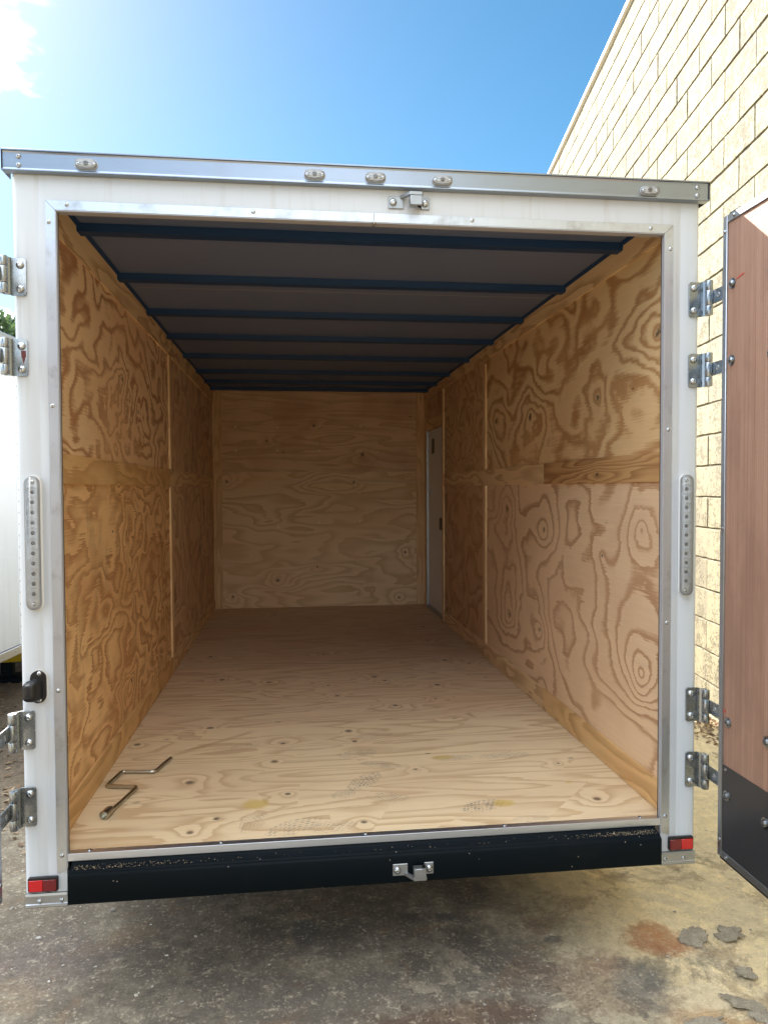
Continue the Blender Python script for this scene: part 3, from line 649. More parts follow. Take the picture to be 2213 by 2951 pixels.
# roof liner, dark edge strips and bows
M['tape'] = paint('pale_liner_edge', (0.34, 0.30, 0.28), 0.6)
for y0, y1 in ((0.02, 1.236), (1.2375, 2.456), (2.4575, 3.676), (3.6775, LEN+0.01)):
    lin = box('roof_liner', -1.12, 1.12, y0, y1, ZC, ZC+0.006, M['ceiling'], T)
    if y1 < 4: box('liner_edge', -1.0, 1.0, y1-0.004, y1+0.0012, ZC-0.0012, ZC-0.0002, M['tape'], lin)
for yb in (0.405, 1.026, 1.68, 2.315, 2.99, 3.68, 4.245, 4.69):
    prof = [(yb-0.030, ZC-0.001), (yb-0.026, ZC-0.030), (yb+0.026, ZC-0.030), (yb+0.030, ZC-0.001)]
    prism('roof_bow', prof, 'x', XL+0.0005, XR-0.0005, M['rib'], T)
for s, xx in ((1, XL+0.008), (-1, XR-0.008)):
    prism('roof_edge_strip', [(xx, ZC-0.0015), (xx+s*0.014, ZC-0.0015), (xx+s*0.008, ZC-0.008), (xx, ZC-0.012)], 'y', 0.03, LEN-0.015, M['rib'], T)  # dark strips standing in for the soft shade along the liner edges
# outer skin, roof and frame under the floor
for s in (-1, 1):
    xi = (XL-0.0095) if s < 0 else (XR+0.051)
    box('outer_skin', min(xi-0.0, s*1.128) if s < 0 else xi, xi if s < 0 else 1.128, 0.06, 5.06, -0.165, 2.1935, M['white'], T, 0.0, 1)
box('front_skin', -1.0575, 1.081, LEN+0.011, 5.06, -0.164, 2.188, M['white'], T, 0.003, 1)
box('roof_skin', -1.135, 1.135, 0.0, 5.07, 2.193, 2.206, M['alu'], T, 0.004, 1)
for yy in [0.12 + 0.6*i for i in range(9)]:
    box('cross_member', -1.045, 1.025, yy, yy+0.05, -0.12, -0.021, M['black'], T, 0.002, 1)
for s in (-1, 1):
    box('chassis_rail', s*0.78-0.03, s*0.78+0.03, 0.06, 5.05, -0.15, -0.1215, M['black'], T, 0.003, 1)

# rear corner posts: white extrusion with a rounded outer corner and a shallow flute
def post(s):
    pr = [(1.000, 0.0), (1.052, 0.0), (1.056, 0.0022), (1.060, 0.0022), (1.066, 0.0)]
    for i in range(7):
        a = math.radians(-90 + 90*i/6); pr.append((1.112 + 0.018*math.cos(a), 0.018 + 0.018*math.sin(a)))
    pr += [(1.130, 0.059), (1.060, 0.059), (1.060, 0.014), (1.000, 0.014)]
    pr = [(s*a, b_) for a, b_ in pr]
    return prism('corner_post', pr, 'z', -0.118, 2.1480, M['white'], T, smooth=True)
post(-1); post(1)
box('header_panel', -1.0285, 1.0285, -0.0012, 0.030, 2.0372, 2.1482, M['white'], T, 0.0006, 1)
box('header_rail', -1.125, 1.125, 0.0004, 0.0585, 2.1486, 2.1925, M['white'], T)
box('header_board', XL, XR, 0.0305, 0.055, 2.045, ZC-0.002, M['ply_strip_dark'], T)
# rear top rail: extrusion with a lip at top and bottom
rail = [(0.0, 2.1435), (-0.024, 2.1445), (-0.026, 2.146), (-0.026, 2.149), (-0.021, 2.151), (-0.020, 2.155), (-0.020, 2.200), (-0.022, 2.204), (-0.027, 2.206), (-0.027, 2.210), (-0.023, 2.212), (0.06, 2.212), (0.06, 2.2075), (0.0, 2.2075)]
bm = bmesh.new(); bm.free()
tr_ = prism('top_rail', rail, 'x', -1.147, 1.147, M['alu_rail'], T, smooth=False)
dome = lathe_me('rivet', [(0.0085, 0), (0.0082, 0.002), (0.006, 0.0045), (0.0035, 0.0055), (0.0033, 0.0035), (0, 0.0035)], M['screw'], 14)
bolt_d = lathe_me('bolt', [(0.0125, 0), (0.0122, 0.002), (0.0115, 0.0042), (0.0085, 0.0068), (0.0045, 0.008), (0.004, 0.0055), (0, 0.0055)], M['screw'], 18)
small = lathe_me('trim_screw', [(0.0070, 0), (0.0068, 0.0018), (0.0045, 0.0036), (0.0026, 0.0042), (0.0024, 0.0026), (0, 0.0026)], M['screw'], 12)
FR = (math.pi/2, 0, 0)                                            # +Z of a lathe turned to face the camera side (-Y)
for x in (-1.100, 1.106):
    for z in (2.190, 2.163): obj('rivet', dome, tr_, loc=(x, -0.0198, z), rot=FR)
for s in (-1, 1):
    box('end_gasket', min(s*1.1472, s*1.1492), max(s*1.1472, s*1.1492), -0.025, 0.05, 2.146, 2.211, M['rubber'], tr_)

# marker lamps
def marker(x):
    z = 2.1735 if x < 0.5 else 2.171
    p = prism('marker_lamp', stadium(x, z, 0.0345, 0.0155), 'y', -0.024, -0.0202, M['lamp_base'], T, smooth=True, angle=30)
    p['label'] = 'clear oval marker lamp on the top rail'
    bm = bmesh.new(); prof = ((1.0, 0), (0.97, 0.006), (0.86, 0.011), (0.55, 0.0135)); rings = []
    for k_, h in prof: rings.append([bm.verts.new((x + (a-x)*k_*0.97, -0.0242-h, z + (c_-z)*k_*0.95)) for a, c_ in stadium(x, z, 0.0345, 0.0155, 7)])
    for A, B in zip(rings, rings[1:]):
        for i in range(len(A)): bm.faces.new((A[i], A[(i+1) % len(A)], B[(i+1) % len(A)], B[i]))
    bm.faces.new(rings[-1])
    obj('lens', data_of(bm, 'lens', M['lens'], True, 40), p)
    for dx in (-0.0235, 0.0235): obj('lamp_screw', small, p, loc=(x+dx, -0.0245, z-0.001), rot=FR)
    obj('led', bpy.data.meshes.get('led') or lathe_me('led', [(0.0075, 0), (0.007, 0.004), (0.0035, 0.0045), (0.0035, 0.0055), (0, 0.006)], M['led_dark'], 12), p, loc=(x, -0.0243, z+0.003), rot=FR)
    for sx in (-1, 1):
        for i in range(3):
            box('reflector_rib', x+sx*0.0135-0.006, x+sx*0.0135+0.006, -0.0275, -0.0243, z-0.009+i*0.007, z-0.0065+i*0.007, M['led'], p)
for x in (-0.900, -0.196, 0.0, 0.220, 0.934): marker(x)

# latch keepers: two bolted ears, a slanting web and a tab that holds the cam
def keeper(xc, zc, y, flip, name_label):
    f = flip
    def bx(bm, x0, x1, y0, y1, z0, z1, bev=0.0015): bm_box(bm, xc+x0, xc+x1, y0, y1, min(zc+f*z0, zc+f*z1), max(zc+f*z0, zc+f*z1), bev, 1)
    bm = bmesh.new()
    bx(bm, -0.068, -0.018, y-0.005, y-0.0002, -0.020, 0.019)
    me = data_of(bm, 'latch_keeper', M['zinc_dull'], False)
    kp = obj('latch_keeper', me, T); kp['label'] = name_label
    bm = bmesh.new(); bx(bm, 0.036, 0.068, y-0.005, y-0.0002, -0.020, 0.019); obj('ear', data_of(bm, 'ear', M['zinc_dull']), kp)
    z0, z1 = zc+f*0.012, zc+f*0.019
    prism('web', [(xc-0.030, y-0.0052), (xc-0.018, y-0.0052), (xc+0.005, y-0.040), (xc+0.040, y-0.040), (xc+0.037, y-0.046), (xc-0.003, y-0.046)], 'z', min(z0, z1), max(z0, z1)+0.004, M['zinc_dull'], kp, 0.001)
    box('tab', xc-0.002, xc+0.037, y-0.046, y-0.0180, min(zc-f*0.020, zc+f*0.0115), max(zc-f*0.020, zc+f*0.0115), M['zinc_dull'], kp, 0.0015, 1)
    prism('side_web', [(xc+0.0365, y-0.0052), (xc+0.042, y-0.0052), (xc+0.0180, y-0.0395), (xc+0.0365, y-0.0395)], 'z', min(zc-f*0.020, zc+f*0.019), max(zc-f*0.020, zc+f*0.019), M['zinc_dull'], kp, 0.001)
    for dx in (-0.053, 0.053): obj('bolt', bolt_d, kp, loc=(xc+dx, y-0.005, zc), rot=FR)
keeper(0.112, 2.103, -0.0012, 1, 'steel latch keeper bolted to the white header')
keeper(0.110, -0.090, -0.056, -1, 'steel latch keeper bolted to the black sill')

# aluminium angle trim round the opening, mitred at the top corners
TW, TP = 0.030, 0.0035
def trim_side(s):
    x0, x1 = s*1.0, s*(1.0+TW)
    me = prism_me('opening_trim', [(x0, -0.045), (x1, -0.058), (x1, OH+TW-0.0005), (x0, OH-0.0005)], 'y', -TP, -0.0004 if False else 0.0, M['alu_trim'], 0.0006)
    t = obj('opening_trim', me, T)
    box('trim_return', min(s*0.9972, s*0.9998), max(s*0.9972, s*0.9998), -TP, 0.014, -0.044, OH-0.002, M['return'], t)
    box('seal', min(s*0.996, s*1.028), max(s*0.996, s*1.028), 0.0145, 0.0172, 0.002, OH+0.005, M['rubber'], t)
    return t
tl, trr = trim_side(-1), trim_side(1)
for (a, b_) in ((-1.0, -0.0035), (-0.0025, 1.0)):
    pl = [(a, OH), (b_, OH), (b_ + (TW if b_ == 1.0 else 0), OH+TW), (a - (TW if a == -1.0 else 0), OH+TW)]
    tt = obj('opening_trim', prism_me('opening_trim', pl, 'y', -TP-0.0012, -0.0014, M['alu_trim'], 0.0006), T)
    box('trim_return', a+0.003, b_-0.003, -TP, 0.0295, OH-0.003, OH-0.0003, M['return'], tt)
for (x, z) in ((-0.965, 2.055), (-0.392, 2.055), (0.324, 2.055), (0.948, 2.052)): obj('trim_screw', small, T, loc=(x, -TP-0.0011, z), rot=FR)
for (x, z) in ((-1.020, 2.0), (-1.018, 1.43), (-1.016, 0.53), (-1.014, 0.0)): obj('trim_screw', small, T, loc=(x, -TP, z), rot=FR)
for (x, z) in ((1.020, 1.985), (1.017, 1.366), (1.016, 0.694), (1.015, 0.01)): obj('trim_screw', small, T, loc=(x, -TP, z), rot=FR)
obj('trim_screw', small, T, loc=(-0.003, -0.004, 2.0335), rot=(math.pi*0.8, 0, 0))

# threshold angle and black sill
prism('threshold', [(-0.0045, -0.0200), (-0.0005, -0.0200), (-0.0005, 0.0006), (0.024, 0.0006), (0.024, 0.0036), (-0.0045, 0.0036)], 'x', -0.9965, 0.9965, M['alu_bright'], T, 0.0005)
for x in (-0.934, -0.518, -0.041, 0.44, 0.931): obj('threshold_screw', small, T, loc=(x, 0.014, 0.0035))
sill = [(0.055, -0.0205), (0.0, -0.0205), (-0.0055, -0.0205), (-0.0065, -0.026), (-0.012, -0.030), (-0.040, -0.033), (-0.044, -0.0345), (-0.046, -0.0385), (-0.050, -0.0395), (-0.0545, -0.0425), (-0.056, -0.048), (-0.056, -0.131), (-0.052, -0.136), (0.055, -0.136)]
sl = prism('rear_sill', sill, 'x', -0.983, 0.976, M['black'], T, smooth=True, angle=45)
sl['label'] = 'black steel rear sill below the floor'

# corner foot caps, reflectors
for s in (-1, 1):
    bm = bmesh.new()
    a, b_ = sorted((s*0.9995, s*1.127))
    zz = -0.166
    pr = [(-0.003, zz), (-0.006, zz+0.004), (-0.0055, zz+0.012), (-0.003, zz+0.014), (-0.003, zz+0.032), (-0.006, zz+0.034), (-0.006, zz+0.040), (-0.0045, zz+0.047), (0.055, zz+0.047), (0.055, zz)]
    c_ = prism('foot_cap', pr, 'x', a, b_, M['alu'], T)
    for x in (1.017, 1.085): obj('cap_rivet', small, c_, loc=(s*x, -0.003, zz+0.022), rot=FR)
    x0, x1 = sorted((s*1.026, s*1.118)); z0, z1 = (-0.112, -0.064)
    rb = prism('reflector', rrect(x0, x1, z0, z1, 0.006), 'y', -0.010, -0.0003, M['black_plastic'], T, 0.001); rb['label'] = 'red rectangular reflector above the foot cap'
    xm = (x0+x1)/2
    o1, o2 = (M['red'], M['dark_red']) if s < 0 else (M['dark_red'], M['red'])
    box('lens', x0+0.004, xm-0.0003, -0.0135, -0.0101, z0+0.004, z1-0.008, o1, rb, 0.001, 1)
    box('lens', xm+0.0003, x1-0.004, -0.0135, -0.0101, z0+0.004, z1-0.008, o2, rb, 0.001, 1)

# LED tail lamps on the posts
def tail(s):
    xc, z0, z1 = s*1.082, 0.788, 1.212
    zc, hh = (z0+z1)/2, (z1-z0)/2
    p = prism('tail_lamp', stadium(xc, zc, 0.0235, hh, 10), 'y', -0.0075, -0.0004, M['lamp_base'], T, smooth=True)
    p['label'] = 'tall clear LED tail lamp on the corner post'
    prism('sealant', stadium(xc + 0.001, zc-0.001, 0.0265, hh+0.003, 10), 'y', -0.0012, -0.0002, M['sealant'], p)
    n = 11; za, zb = zc+0.160, zc-0.160
    box('lamp_tray', xc-0.021, xc+0.021, -0.0085, -0.0077, zc-0.18, zc+0.18, M['led'], p)
    dish = bpy.data.meshes.get('led_dish')
    if dish is None:
        pf = [(0.0185, 0.0045), (0.0165, 0.0030), (0.0160, 0.0038), (0.0135, 0.0022), (0.013, 0.0030), (0.0105, 0.0015), (0.010, 0.0024), (0.0070, 0.0010)]
        dish = lathe_me('led_dish', pf, M['led'], 20, True, 20)
        core = lathe_me('led_core', [(0.0062, 0.001), (0.006, 0.003), (0.0035, 0.0045), (0, 0.005)], M['led_dark'], 12)
    core = bpy.data.meshes['led_core']
    for i in range(n):
        z = za + (zb-za)*i/(n-1)
        d = obj('led_dish', dish, p, loc=(xc, -0.0086, z), rot=FR)
        obj('led_core', core, p, loc=(xc, -0.0087, z), rot=FR)
    bm = bmesh.new(); rings = []
    for k_, h in ((1.0, 0), (0.985, 0.008), (0.93, 0.0125), (0.80, 0.0145)):
        rings.append([bm.verts.new((xc+(a-xc)*k_*0.96, -0.0078-h, zc+(c_-zc)*(1-(1-k_)*0.10)*0.992)) for a, c_ in stadium(xc, zc, 0.0235, hh, 10)])
    for A, B in zip(rings, rings[1:]):
        for i in range(len(A)): bm.faces.new((A[i], A[(i+1) % len(A)], B[(i+1) % len(A)], B[i]))
    bm.faces.new(rings[-1]); obj('lens', data_of(bm, 'lens', M['lens'], True, 40), p)
    for z in (z0+0.020, z1-0.020): obj('lamp_screw', small, p, loc=(xc, -0.0079, z), rot=FR)
tail(-1); tail(1)

# black licence plate lamp on the left post
pl = prism('plate_lamp', stadium(-1.076, 0.545, 0.0245, 0.052, 8), 'y', -0.008, -0.0003, M['black_plastic'], T, 0.001, True); pl['label'] = 'black hooded plate lamp on the left post'
prism('sealant', stadium(-1.0735, 0.546, 0.028, 0.055, 8), 'y', -0.0015, -0.0002, M['sealant'], pl)
bm = bmesh.new(); rings = []
for (k_, h, ox) in ((1.0, 0.0, 0.0), (0.98, 0.012, -0.004), (0.94, 0.024, -0.009), (0.80, 0.032, -0.012), (0.5, 0.035, -0.013)):
    rings.append([bm.verts.new((-1.083+ox+(a)*k_, -0.0082-h, 0.538+c_*k_)) for a, c_ in rrect(-0.021, 0.021, -0.036, 0.033, 0.014, n=5)])
for A, B in zip(rings, rings[1:]):
    for i in range(len(A)): bm.faces.new((A[i], A[(i+1) % len(A)], B[(i+1) % len(A)], B[i]))
bm.faces.new(rings[-1]); obj('hood', data_of(bm, 'hood', M['black_plastic'], True, 50), pl)
for z in (0.588, 0.503): obj('lamp_screw', small, pl, loc=(-1.071, -0.0082, z), rot=FR)

# bar hinges
PINX, PINY = 1.147, -0.030
def hinge(s, z0, z1):
    zc = (z0+z1)/2
    x0, x1 = s*1.088, s*1.128
    outl = rrect(1.088, 1.131, z0, z1, 0.008, (1, 0, 0, 1)); outl = [(s*a, b_) for a, b_ in outl]
    h = prism('hinge', outl, 'y', -0.0055, -0.0003, M['zinc'], T, 0.0006); h['label'] = 'zinc plated bar hinge on the corner post'
    prism('leaf', [(s*1.1305, -0.0058), (s*1.1305, -0.0008), (s*1.137, -0.012), (s*(PINX+0.006), PINY+0.012), (s*(PINX-0.006), PINY+0.010), (s*1.133, -0.014)], 'z', z0, z1, M['zinc'], h)
    hgt = (z1-z0)*0.28; cuts = (z0, z0+hgt, z1-hgt, z1)
    for i in range(3):
        a, b_ = cuts[i]+0.001, cuts[i+1]-0.001
        kn = lathe_me('knuckle', [(0.0035, a), (0.0125, a), (0.0130, a+0.001), (0.0130, b_-0.001), (0.0125, b_), (0.0035, b_)], M['zinc'], 18)
        obj('knuckle', kn, h, loc=(s*PINX, PINY, 0))
    obj('pin', lathe_me('pin', [(0, z0-0.002), (0.0034, z0-0.002), (0.0034, z1+0.002), (0, z1+0.002)], M['zinc'], 10), h, loc=(s*PINX, PINY, 0))
    sa, sb = s*1.1525, s*1.1575
    box('strap', min(sa, sb), max(sa, sb), -0.62, PINY-0.008, z0+hgt+0.003, z1-hgt-0.003, M['zinc'], h, 0.001, 1)
    for z in (z0+0.021, z1-0.021): obj('bolt', bolt_d, h, loc=(s*1.106, -0.0054, z), rot=FR)
    for yy in (-0.075,):
        o = obj('strap_bolt', bolt_d, h, loc=(s*1.1524, yy, zc), rot=(0, -s*math.pi/2, 0)); o.scale = (0.8, 0.8, 0.25)
    return h
HL = ((1.769, 1.885), (1.521, 1.635), (0.347, 0.470), (0.100, 0.226)); HR = ((1.755, 1.874), (1.512, 1.628), (0.344, 0.463), (0.111, 0.235))
for z0, z1 in HL: hl = hinge(-1, z0, z1)
for z0, z1 in HR: hinge(1, z0, z1)
prism('rust_drip', [(-1.108, 1.60), (-1.094, 1.60), (-1.093, 1.585), (-1.099, 1.565), (-1.101, 1.558), (-1.103, 1.57), (-1.107, 1.582)], 'y', -0.0062, -0.0057, M['rust'], T)

# rear doors, both swung out square to the frame
def rdoor(s):
    s0 = s; s = s*(1.0 if s > 0 else 1.018)
    xi, xo = s*1.120, s*1.1515; z0, z1 = -0.055, 2.040; y0, y1 = -0.158, -1.155
    a, b_ = sorted((s*1.1235, s*1.149))
    d = box('rear_door', a, b_, y1+0.008, y0-0.008, z0+0.008, z1-0.008, M['luan'], T)
    d['label'] = ('pink plywood faced right rear door swung open' if s > 0 else 'left rear door swung open')
    # kick plate on the inner face
    a, b_ = sorted((s*1.1205, s*1.1233))
    box('kick_plate', a, b_, y1+0.02, y0-0.021, z0+0.024, 0.262 if False else 0.205+0.05, M['kick'], d, 0.0005, 1)
    # channel frame
    for nm, (ya, yb, za, zb) in (('stile', (y0-0.022, y0, z0, z1)), ('stile', (y1, y1+0.022, z0, z1)), ('top_channel', (y1+0.0225, y0-0.0225, z1-0.024, z1)), ('bottom_channel', (y1+0.0225, y0-0.0225, z0, z0+0.024))):
        a, b_ = sorted((s*1.1175, s*1.1525))
        box(nm, a, b_, ya, yb, za, zb, M['alu'] if nm != 'bottom_channel' else M['zinc_dull'], d, 0.0015, 1)
    a, b_ = sorted((s*1.1275, s*1.1535))
    box('door_seal', a, b_, y1+0.05, y0+0.004, z0-0.016, z0-0.0005, M['rubber'], d, 0.003, 1)
    a, b_ = sorted((s*1.136, s*1.158))
    box('corner_seal', a, b_, y0-0.062, y0-0.002, z1+0.0005, z1+0.016, M['rubber'], d, 0.003, 1)
    RO = (0, -s0*math.pi/2, 0)
    wm = bpy.data.meshes.get('door_bolt') or lathe_me('door_bolt', [(0.0175, 0), (0.0172, 0.0025), (0.0115, 0.003), (0.0112, 0.006), (0.008, 0.0095), (0.0038, 0.0105), (0.003, 0.007), (0, 0.007)], M['zinc'], 18)
    for yy in (-0.205, -0.405):
        for z in ((1.816, 1.572, 0.40, 0.16) if yy > -0.3 else (1.80, 1.56, 0.405, 0.16)):
            obj('door_bolt', wm, d, loc=(s*(1.1204 if z < 0.25 else 1.1234), yy, z), rot=RO)
    for (yy, z) in ((y0-0.06, z1-0.012), (y0-0.011, z1-0.05), (y0-0.011, 1.03), (y0-0.011, 0.0), (y0-0.05, z0+0.012)):
        obj('rivet', small, d, loc=(s*1.1174, yy, z), rot=RO)
    for yy in (y0-0.04, y0-0.35, y0-0.7):
        obj('rivet', small, d, loc=(s*1.1203, yy, 0.243), rot=RO)
    if s > 0:
        for (yy, z, dy, dz) in ((-0.245, 1.826, 0.020, 0.008), (-0.178, 0.425, 0.012, 0.016)):
            prism('marker_smear', [(yy+dy, z-dz*0.6), (yy-dy, z+dz*0.3), (yy-dy*1.1, z+dz), (yy+dy*0.4, z+dz*0.5)], 'x', 1.1222, 1.1234, M['stain_red'], d)
    return d
rdoor(1); rdoor(-1)
# black door stop on the left side of the body
box('door_holdback', -1.158, -1.1285, 0.10, 0.16, 1.03, 1.09, M['black_plastic'], T, 0.004, 2)

# wheels under the body
tyre = lathe_me('tyre', [(0.11, -0.07), (0.18, -0.085), (0.21, -0.07), (0.22, -0.045), (0.22, 0.045), (0.21, 0.07), (0.18, 0.085), (0.11, 0.07)], M['rubber'], 40)
rimm = lathe_me('rim', [(0, 0.02), (0.03, 0.03), (0.04, 0.0), (0.09, -0.01), (0.115, 0.06), (0.122, 0.068), (0.118, -0.068)], M['white_far'], 32)
for s in (-1, 1):
    for yy in (2.35, 3.15):
        wo = obj('wheel', tyre, T, loc=(s*0.88, yy, GZ+0.22), rot=(0, s*math.pi/2, 0))
        ro = bpy.data.objects.new('rim', rimm); C.objects.link(ro); ro.parent = wo
for yy in (2.35, 3.15):
    obj('axle', tube_me('axle', [(-0.9, yy, GZ+0.22), (0.9, yy, GZ+0.22)], 0.035, M['black'], 10), T)

# ------------------------------------------------------------------ lug wrench on the floor
Wp = [(-0.806, 0.812), (-0.847, 0.660), (-0.981, 0.681), (-1.008, 0.532), (-0.884, 0.508), (-0.936, 0.287)]
wr = root('lug_wrench', (-0.91, 0.5, 0.0), 'bent steel lug wrench crank lying on the plywood trailer floor', 'wrench')
obj('crank_bar', tube_me('crank_bar', round_path([(x, y, 0.0095) for x, y in Wp], 0.018), 0.0072, M['yellow_zinc'], 12), wr)
dv = Vector((Wp[5][0]-Wp[4][0], Wp[5][1]-Wp[4][1], 0)).normalized(); c0 = Vector((*Wp[5], 0.0165))
sk = lathe_me('socket', [(0.0075, -0.012), (0.0125, -0.008), (0.0155, 0.0), (0.0160, 0.046), (0.0125, 0.047), (0.0120, 0.030), (0, 0.030)], M['yellow_zinc'], 18)
o = obj('socket', sk, wr, loc=tuple(c0)); o.rotation_euler = dv.to_track_quat('Z', 'Y').to_euler()

# ------------------------------------------------------------------ loose crumbs, sawdust and concrete flakes
def scatter(name, pts, size, mat, parent=None, flat=0.4, seed=1, tilt=0.6):
    rnd = random.Random(seed); V, F = [], []
    for (x, y, z) in pts:
        r = size*rnd.uniform(0.4, 1.5)*(2.0 if rnd.random() < 0.06 else 1); n = rnd.choice((4, 5)); a0 = rnd.uniform(0, 6.28); b0 = len(V)
        tx, ty = rnd.uniform(-tilt, tilt)*0.3, rnd.uniform(-tilt, tilt)*0.3
        for k in range(n):
            a = a0 + 6.283*k/n; q = r*rnd.uniform(0.6, 1.1); dx, dy = q*math.cos(a), q*math.sin(a)*0.7
            zz = max(dx*tx+dy*ty, -0.2*r)
            V.append((x+dx, y+dy, z+0.0004+zz+0.2*r)); V.append((x+dx*0.8, y+dy*0.8, z+0.0006+zz+r*(0.2+flat)))
        for k in range(n):
            k2 = (k+1) % n; F.append((b0+2*k, b0+2*k2, b0+2*k2+1, b0+2*k+1))
        F.append([b0+2*k+1 for k in range(n)])
    me = bpy.data.meshes.new(name); me.from_pydata(V, [], F); me.materials.append(mat); me.update()
    return obj(name, me, parent)
rnd = random.Random(5)
pts = []
for i in range(260):
    x = rnd.choice((rnd.uniform(-1.9, -0.6), rnd.uniform(-2.0, 1.8), rnd.gauss(-1.25, 0.25))); y = rnd.uniform(-0.6, 1.6)
    pts.append((x, y, GZ))
tag(scatter('gravel_crumbs', pts, 0.0055, M['crumb'], seed=3), 'pale crumbs of grit scattered over the concrete', 'grit', kind='stuff')
pts = []
for i in range(240):
    x = -0.975 + abs(rnd.gauss(0, 0.20)) + (rnd.random() < 0.16)*rnd.uniform(0, 1.5); pts.append((min(x, 0.97), -0.013 - 0.030*rnd.random(), -0.0318))
for i in range(260):
    pts.append((0.968 - abs(rnd.gauss(0, 0.16)), -0.013 - 0.029*rnd.random(), -0.0318))
tag(scatter('sawdust', pts, 0.0017, M['sawdust'], seed=4), 'pale sawdust chips lying along the black sill ledge', 'sawdust', kind='stuff')

def flake(x, y, rx, ry, ang, seed, label, th=0.006, lift=0.5):
    rnd = random.Random(seed); n = 52; bm = bmesh.new(); a0 = math.radians(ang); top, bot = [], []
    tl_ = (rnd.uniform(-0.03, 0.03), rnd.uniform(-0.04, 0.01))
    for k in range(n):
        a = 2*math.pi*k/n
        q = 1 + 0.6*mnoise.noise((math.cos(a)*1.8+seed*3.3, math.sin(a)*1.8, seed)) + 0.22*mnoise.noise((math.cos(a)*6+seed, math.sin(a)*6, 2.0)) + rnd.uniform(-0.035, 0.035)
        px, py = rx*q*math.cos(a), ry*q*math.sin(a)
        X, Yy = x+px*math.cos(a0)-py*math.sin(a0), y+px*math.sin(a0)+py*math.cos(a0)
        zl = GZ + 0.0012 + max(0, lift*0.02*(0.5+0.5*math.sin(a+seed)))
        bot.append(bm.verts.new((X, Yy, zl))); top.append(bm.verts.new((X+rnd.uniform(-.002, .002), Yy+rnd.uniform(-.002, .002), zl+th)))
    for k in range(n): bm.faces.new((bot[k], bot[(k+1) % n], top[(k+1) % n], top[k]))
    ct = bm.verts.new((x, y, GZ+0.0012+th+lift*0.012)); cb = bm.verts.new((x, y, GZ+0.001+lift*0.008))
    for k in range(n): bm.faces.new((top[k], top[(k+1) % n], ct)); bm.faces.new((bot[(k+1) % n], bot[k], cb))
    o = obj('concrete_flake', data_of(bm, 'concrete_flake', M['flake'], False))
    tag(o, label, 'flake', 'loose flakes of concrete skin')
flake(1.175, 0.085, 0.062, 0.038, 40, 1, 'grey concrete flake beside the rust stain, curled at its lower edge')
flake(1.315, 0.090, 0.050, 0.040, 10, 2, 'round grey concrete flake under the open right door, nearest to it')
flake(1.245, -0.125, 0.028, 0.034, 0, 3, 'small angular concrete flake below the round one')
flake(1.145, -0.265, 0.065, 0.030, -35, 4, 'long jagged dark concrete flake near the bottom right corner')
flake(1.175, -0.335, 0.045, 0.020, -30, 6, 'narrow concrete flake touching the jagged dark one')
flake(0.985, -0.325, 0.055, 0.018, 5, 7, 'low flat pale grey concrete flake near the bottom edge', 0.004, 0.2)

# ------------------------------------------------------------------ weeds at the foot of the block wall
def blades(name, cx, cy, n, h, spread, mat, seed, parent=None, w=0.006):
    rnd = random.Random(seed); V, F = [], []
    for i in range(n):
        x, y = cx+rnd.gauss(0, spread), cy+rnd.gauss(0, spread*1.6); a = rnd.uniform(0, 6.28); hh = h*rnd.uniform(0.4, 1.2); ln = rnd.uniform(0.2, 1.0)*hh
        dx, dy = math.cos(a), math.sin(a); px, py = -dy*w, dx*w; b0 = len(V)
        for (t, wd) in ((0, 1), (0.5, 0.8), (1, 0.1)):
            X, Yy, Z = x+dx*ln*t*t, y+dy*ln*t*t, GZ-0.012+hh*t*(1-0.35*t)
            V += [(X-px*wd, Yy-py*wd, Z), (X+px*wd, Yy+py*wd, Z)]
        F += [(b0, b0+1, b0+3, b0+2), (b0+2, b0+3, b0+5, b0+4)]
    me = bpy.data.meshes.new(name); me.from_pydata(V, [], F); me.materials.append(mat); return me
wx = lambda y: 2.36+SL*y
o = obj('weed_clump', blades('weed_clump', wx(2.9)-0.12, 2.9, 240, 0.16, 0.05, M['grass_dry'], 3)); tag(o, 'dry yellow weed clump at the foot of the block wall, nearest the trailer', 'weeds', 'weeds along the wall')
o = obj('weed_clump', blades('weed_clump', wx(3.7)-0.14, 3.7, 260, 0.20, 0.07, M['grass_dry'], 4)); tag(o, 'taller dry weed clump at the foot of the block wall, further along', 'weeds', 'weeds along the wall')
def leaves(name, pts, size, mat, seed=2, flat=0.35):
    rnd = random.Random(seed); V, F = [], []
    for (x, y, z) in pts:
        a = rnd.uniform(0, 6.28); s = size*rnd.uniform(0.6, 1.3); b0 = len(V)
        n1 = Vector((rnd.gauss(0, flat), rnd.gauss(0, flat), 1)).normalized()
        d = Vector((math.cos(a), math.sin(a), 0)); d = (d-n1*d.dot(n1)).normalized(); e = n1.cross(d)
        p = Vector((x, y, z + s*0.25)); cz = n1*s*0.18
        V += [tuple(p-d*s), tuple(p+e*s*0.45-d*s*0.1+cz), tuple(p+d*s), tuple(p-e*s*0.45-d*s*0.1+cz)]
        F += [(b0, b0+1, b0+2), (b0, b0+2, b0+3)]
    me = bpy.data.meshes.new(name); me.from_pydata(V, [], F); me.materials.append(mat); return me
pts = []
for i in range(700):
    y = rnd.uniform(2.0, 4.2); pts.append((wx(y)-abs(rnd.gauss(0, 0.16))-0.02, y, GZ))
tag(obj('leaf_litter', leaves('leaf_litter', pts, 0.022, M['leaf_dry'], 6)), 'brown leaf litter along the foot of the block wall', 'leaf litter', kind='stuff')
pts = []
for i in range(4200):
    y = rnd.uniform(1.0, 8.0); x = rnd.uniform(-4.5, -1.45) if rnd.random() < 0.85 else rnd.gauss(-1.65, 0.15)
    if y < 1.7 and rnd.random() < 0.55: continue
    pts.append((x, y, GZ-0.011 if x < -1.7 else GZ))
